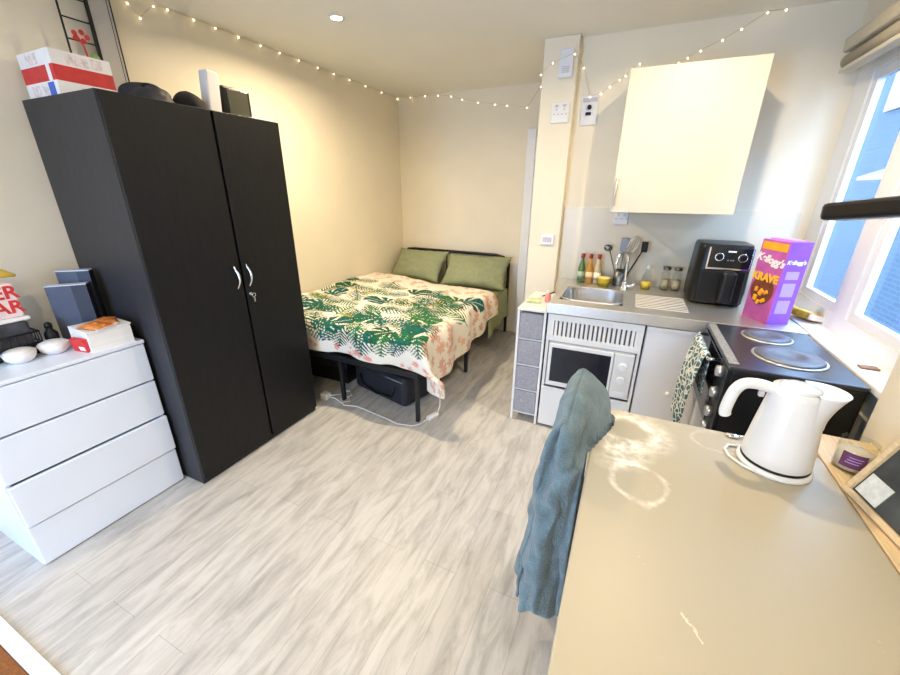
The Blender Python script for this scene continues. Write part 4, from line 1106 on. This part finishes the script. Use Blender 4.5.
MB().ball((3.0, 1.455, .756), .017, 10, sc=(1.3, .9, .35)).build('spoon_bowl', chrome, t)
MB().tube([(3.015, 1.458, .757), (3.06, 1.468, .756), (3.11, 1.472, .754)], .003, 8).build('handle', chrome, t)

# ledge with candle and picture frame
t = thing('narrow_side_table', (3.34, 1.0, 0), 'narrow pale wooden side table between the table and the window wall', 'side table')
MB().box(3.242, 3.436, .30, 1.62, .722, .748, bev=.003).build('top_board', lightwood, t)
for x in (3.262, 3.415):
    for y in (.34, 1.58): MB().box(x-.015, x+.015, y-.015, y+.015, 0, .722, bev=.003).build('leg', lightwood, t)
cx_, cy_, cz_ = 3.300, 1.42, .748
t = thing('jar_candle', (cx_, cy_, cz_), 'glass jar candle with purple label beside the kettle', 'candle')
MB().lathe([(.001, 0), (.040, 0), (.043, .004), (.0445, .10), (.042, .101), (.0405, .008), (.001, .008)], (cx_, cy_, cz_), 36).build('glass', clearglass, t)
MB().lathe([(.001, .009), (.0395, .009), (.041, .062), (.001, .060)], (cx_, cy_, cz_), 32).build('wax', mat('ivory_wax', (.80, .72, .60), .5), t)
def lab_(u, v):
    a = R(-150+75*u); r_ = .0455
    return (cx_+r_*math.cos(a), cy_+r_*math.sin(a), cz_+.022+.05*v)
MB().grid(lab_, 14, 4).build('purple_label', mat('plum_label', (.13, .035, .10), .5, var=.2, scale=60), t)
b = MB()
for i in range(3):
    def ln(u, v, i=i):
        a = R(-135+40*u+4*i); r_ = .0462
        return (cx_+r_*math.cos(a), cy_+r_*math.sin(a), cz_+.038+.009*i+.003*v)
    b.grid(ln, 8, 1)
b.build('label_print', mat('lilac_print'), t)
P0 = Vector((3.2445, 1.29, .751)); ed = Vector((.10, -.55, 0)).normalized()
upv = Vector((.37, .05, .93)).normalized(); nrm = ed.cross(upv).normalized()
upv = nrm.cross(ed).normalized()
FM = Matrix((ed, upv, nrm)).transposed().to_4x4(); FM.translation = P0
# nrm points to the room (-x); local: x along bottom, y up, z to the room
if nrm.x > 0: FM = Matrix((ed, upv, -nrm)).transposed().to_4x4(); FM.translation = P0
t = thing('picture_frame', tuple(P0), 'wooden picture frame with dark picture leaning on the window wall', 'picture frame')
FL, FH, fw_ = .58, .44, .016
c = MB()
for x0, x1, y0, y1 in ((0, FL, 0, fw_), (0, FL, FH-fw_, FH), (0, fw_, fw_, FH-fw_), (FL-fw_, FL, fw_, FH-fw_)): c.box(x0, x1, y0, y1, -.012, .012, bev=.002, M=FM)
c.build('wooden_frame', lightwood, t)
MB().box(fw_, FL-fw_, fw_, FH-fw_, -.008, .002, M=FM).build('picture', mat('dark_grey_picture', (.045, .05, .05), .18, var=.55, scale=9), t)
MB().box(.022, .095, .022, .085, .002, .004, M=FM).build('paper_note', mat('white_note', (.66, .68, .66), .5, var=.12, scale=70), t)

# desk lamp
t = thing('desk_lamp', (3.12, .66, .75), 'black LED desk lamp with a long slim head in front of the window', 'desk lamp')
A = Vector((2.961, 1.188, 1.512)); B = Vector((3.125, .75, 1.565)); dv = (B-A).normalized()
sd = Vector((0, 0, 1)).cross(dv).normalized(); uv_ = dv.cross(sd)
LM = Matrix((dv, sd, uv_)).transposed().to_4x4(); LM.translation = A
MB().prism(rrect(0, (B-A).length, -.026, .026, .025), -.018, .018, bev=.008, M=LM).build('lamp_head', blackp, t)
MB().prism(rrect(.03, (B-A).length-.05, -.016, .016, .012), -.0195, -.0178, M=LM).build('diffuser', mat('grey_diffuser', (.3, .3, .3), .4), t)
MB().tube([B-dv*.02, Vector((3.135, .68, 1.55)), Vector((3.135, .66, 1.5)), Vector((3.13, .62, .765))], .012, 12).build('arm', blackp, t)
MB().lathe([(.001, 0), (.08, 0), (.082, .006), (.078, .016), (.001, .02)], (3.13, .62, .75), 36).build('base', blackp, t)

# ------------------------------------------------------------------ fairy lights (one string)
CAMP = Vector((2.5689, 0.0085, 1.5524)); FPX = 382.94
def at(u, v, ax, val):
    d = fw + r2*((u-450)/FPX) - u2*((v-337.5)/FPX)
    return CAMP + d*((val-CAMP[ax])/d[ax])
t = thing('fairy_light_string', (1.0, 3.0, 2.4), 'string of tiny warm fairy lights along the tops of the walls', 'string lights')
seg = []
for p in ((127, 2), (140, 17), (153, 5), (167, 7), (193, 16), (215, 26), (238, 34), (260, 41), (279, 48), (298, 53), (317, 60), (333, 64), (349, 72), (365, 76), (381, 79)): seg.append(at(*p, 0, .018))
for p in ((397, 86), (410, 89), (425, 92), (438, 95), (451, 96), (462, 99), (478, 102), (495, 104), (507, 105), (527, 107)): seg.append(at(*p, 1, YB-.018))
seg2 = []
for p in ((541, 86), (541, 74), (553, 62), (575, 53)): seg2.append(at(*p, 1, 3.04))
for p in ((584, 67), (590, 96), (601, 93), (610, 86)): seg2.append(at(*p, 1, YK-.016))
for p in ((620, 79), (626, 75), (632, 68), (640, 63), (643, 70), (649, 71), (656, 71), (666, 67), (679, 62), (688, 57), (701, 50), (723, 39), (742, 28), (769, 8), (790, -4)): seg2.append(at(*p, 1, 3.14 if p[0] > 660 else 3.14))
for p in seg+seg2: p.z = min(p.z, HC-.012)
MB().tube(seg+seg2, .0016, 5).build('wire', wirem, t)
for i, p in enumerate(seg+seg2):
    off = Vector((0, 0, -.006))
    MB().ball(p+off, .0052, 6).build('bulb', bulbm, t)
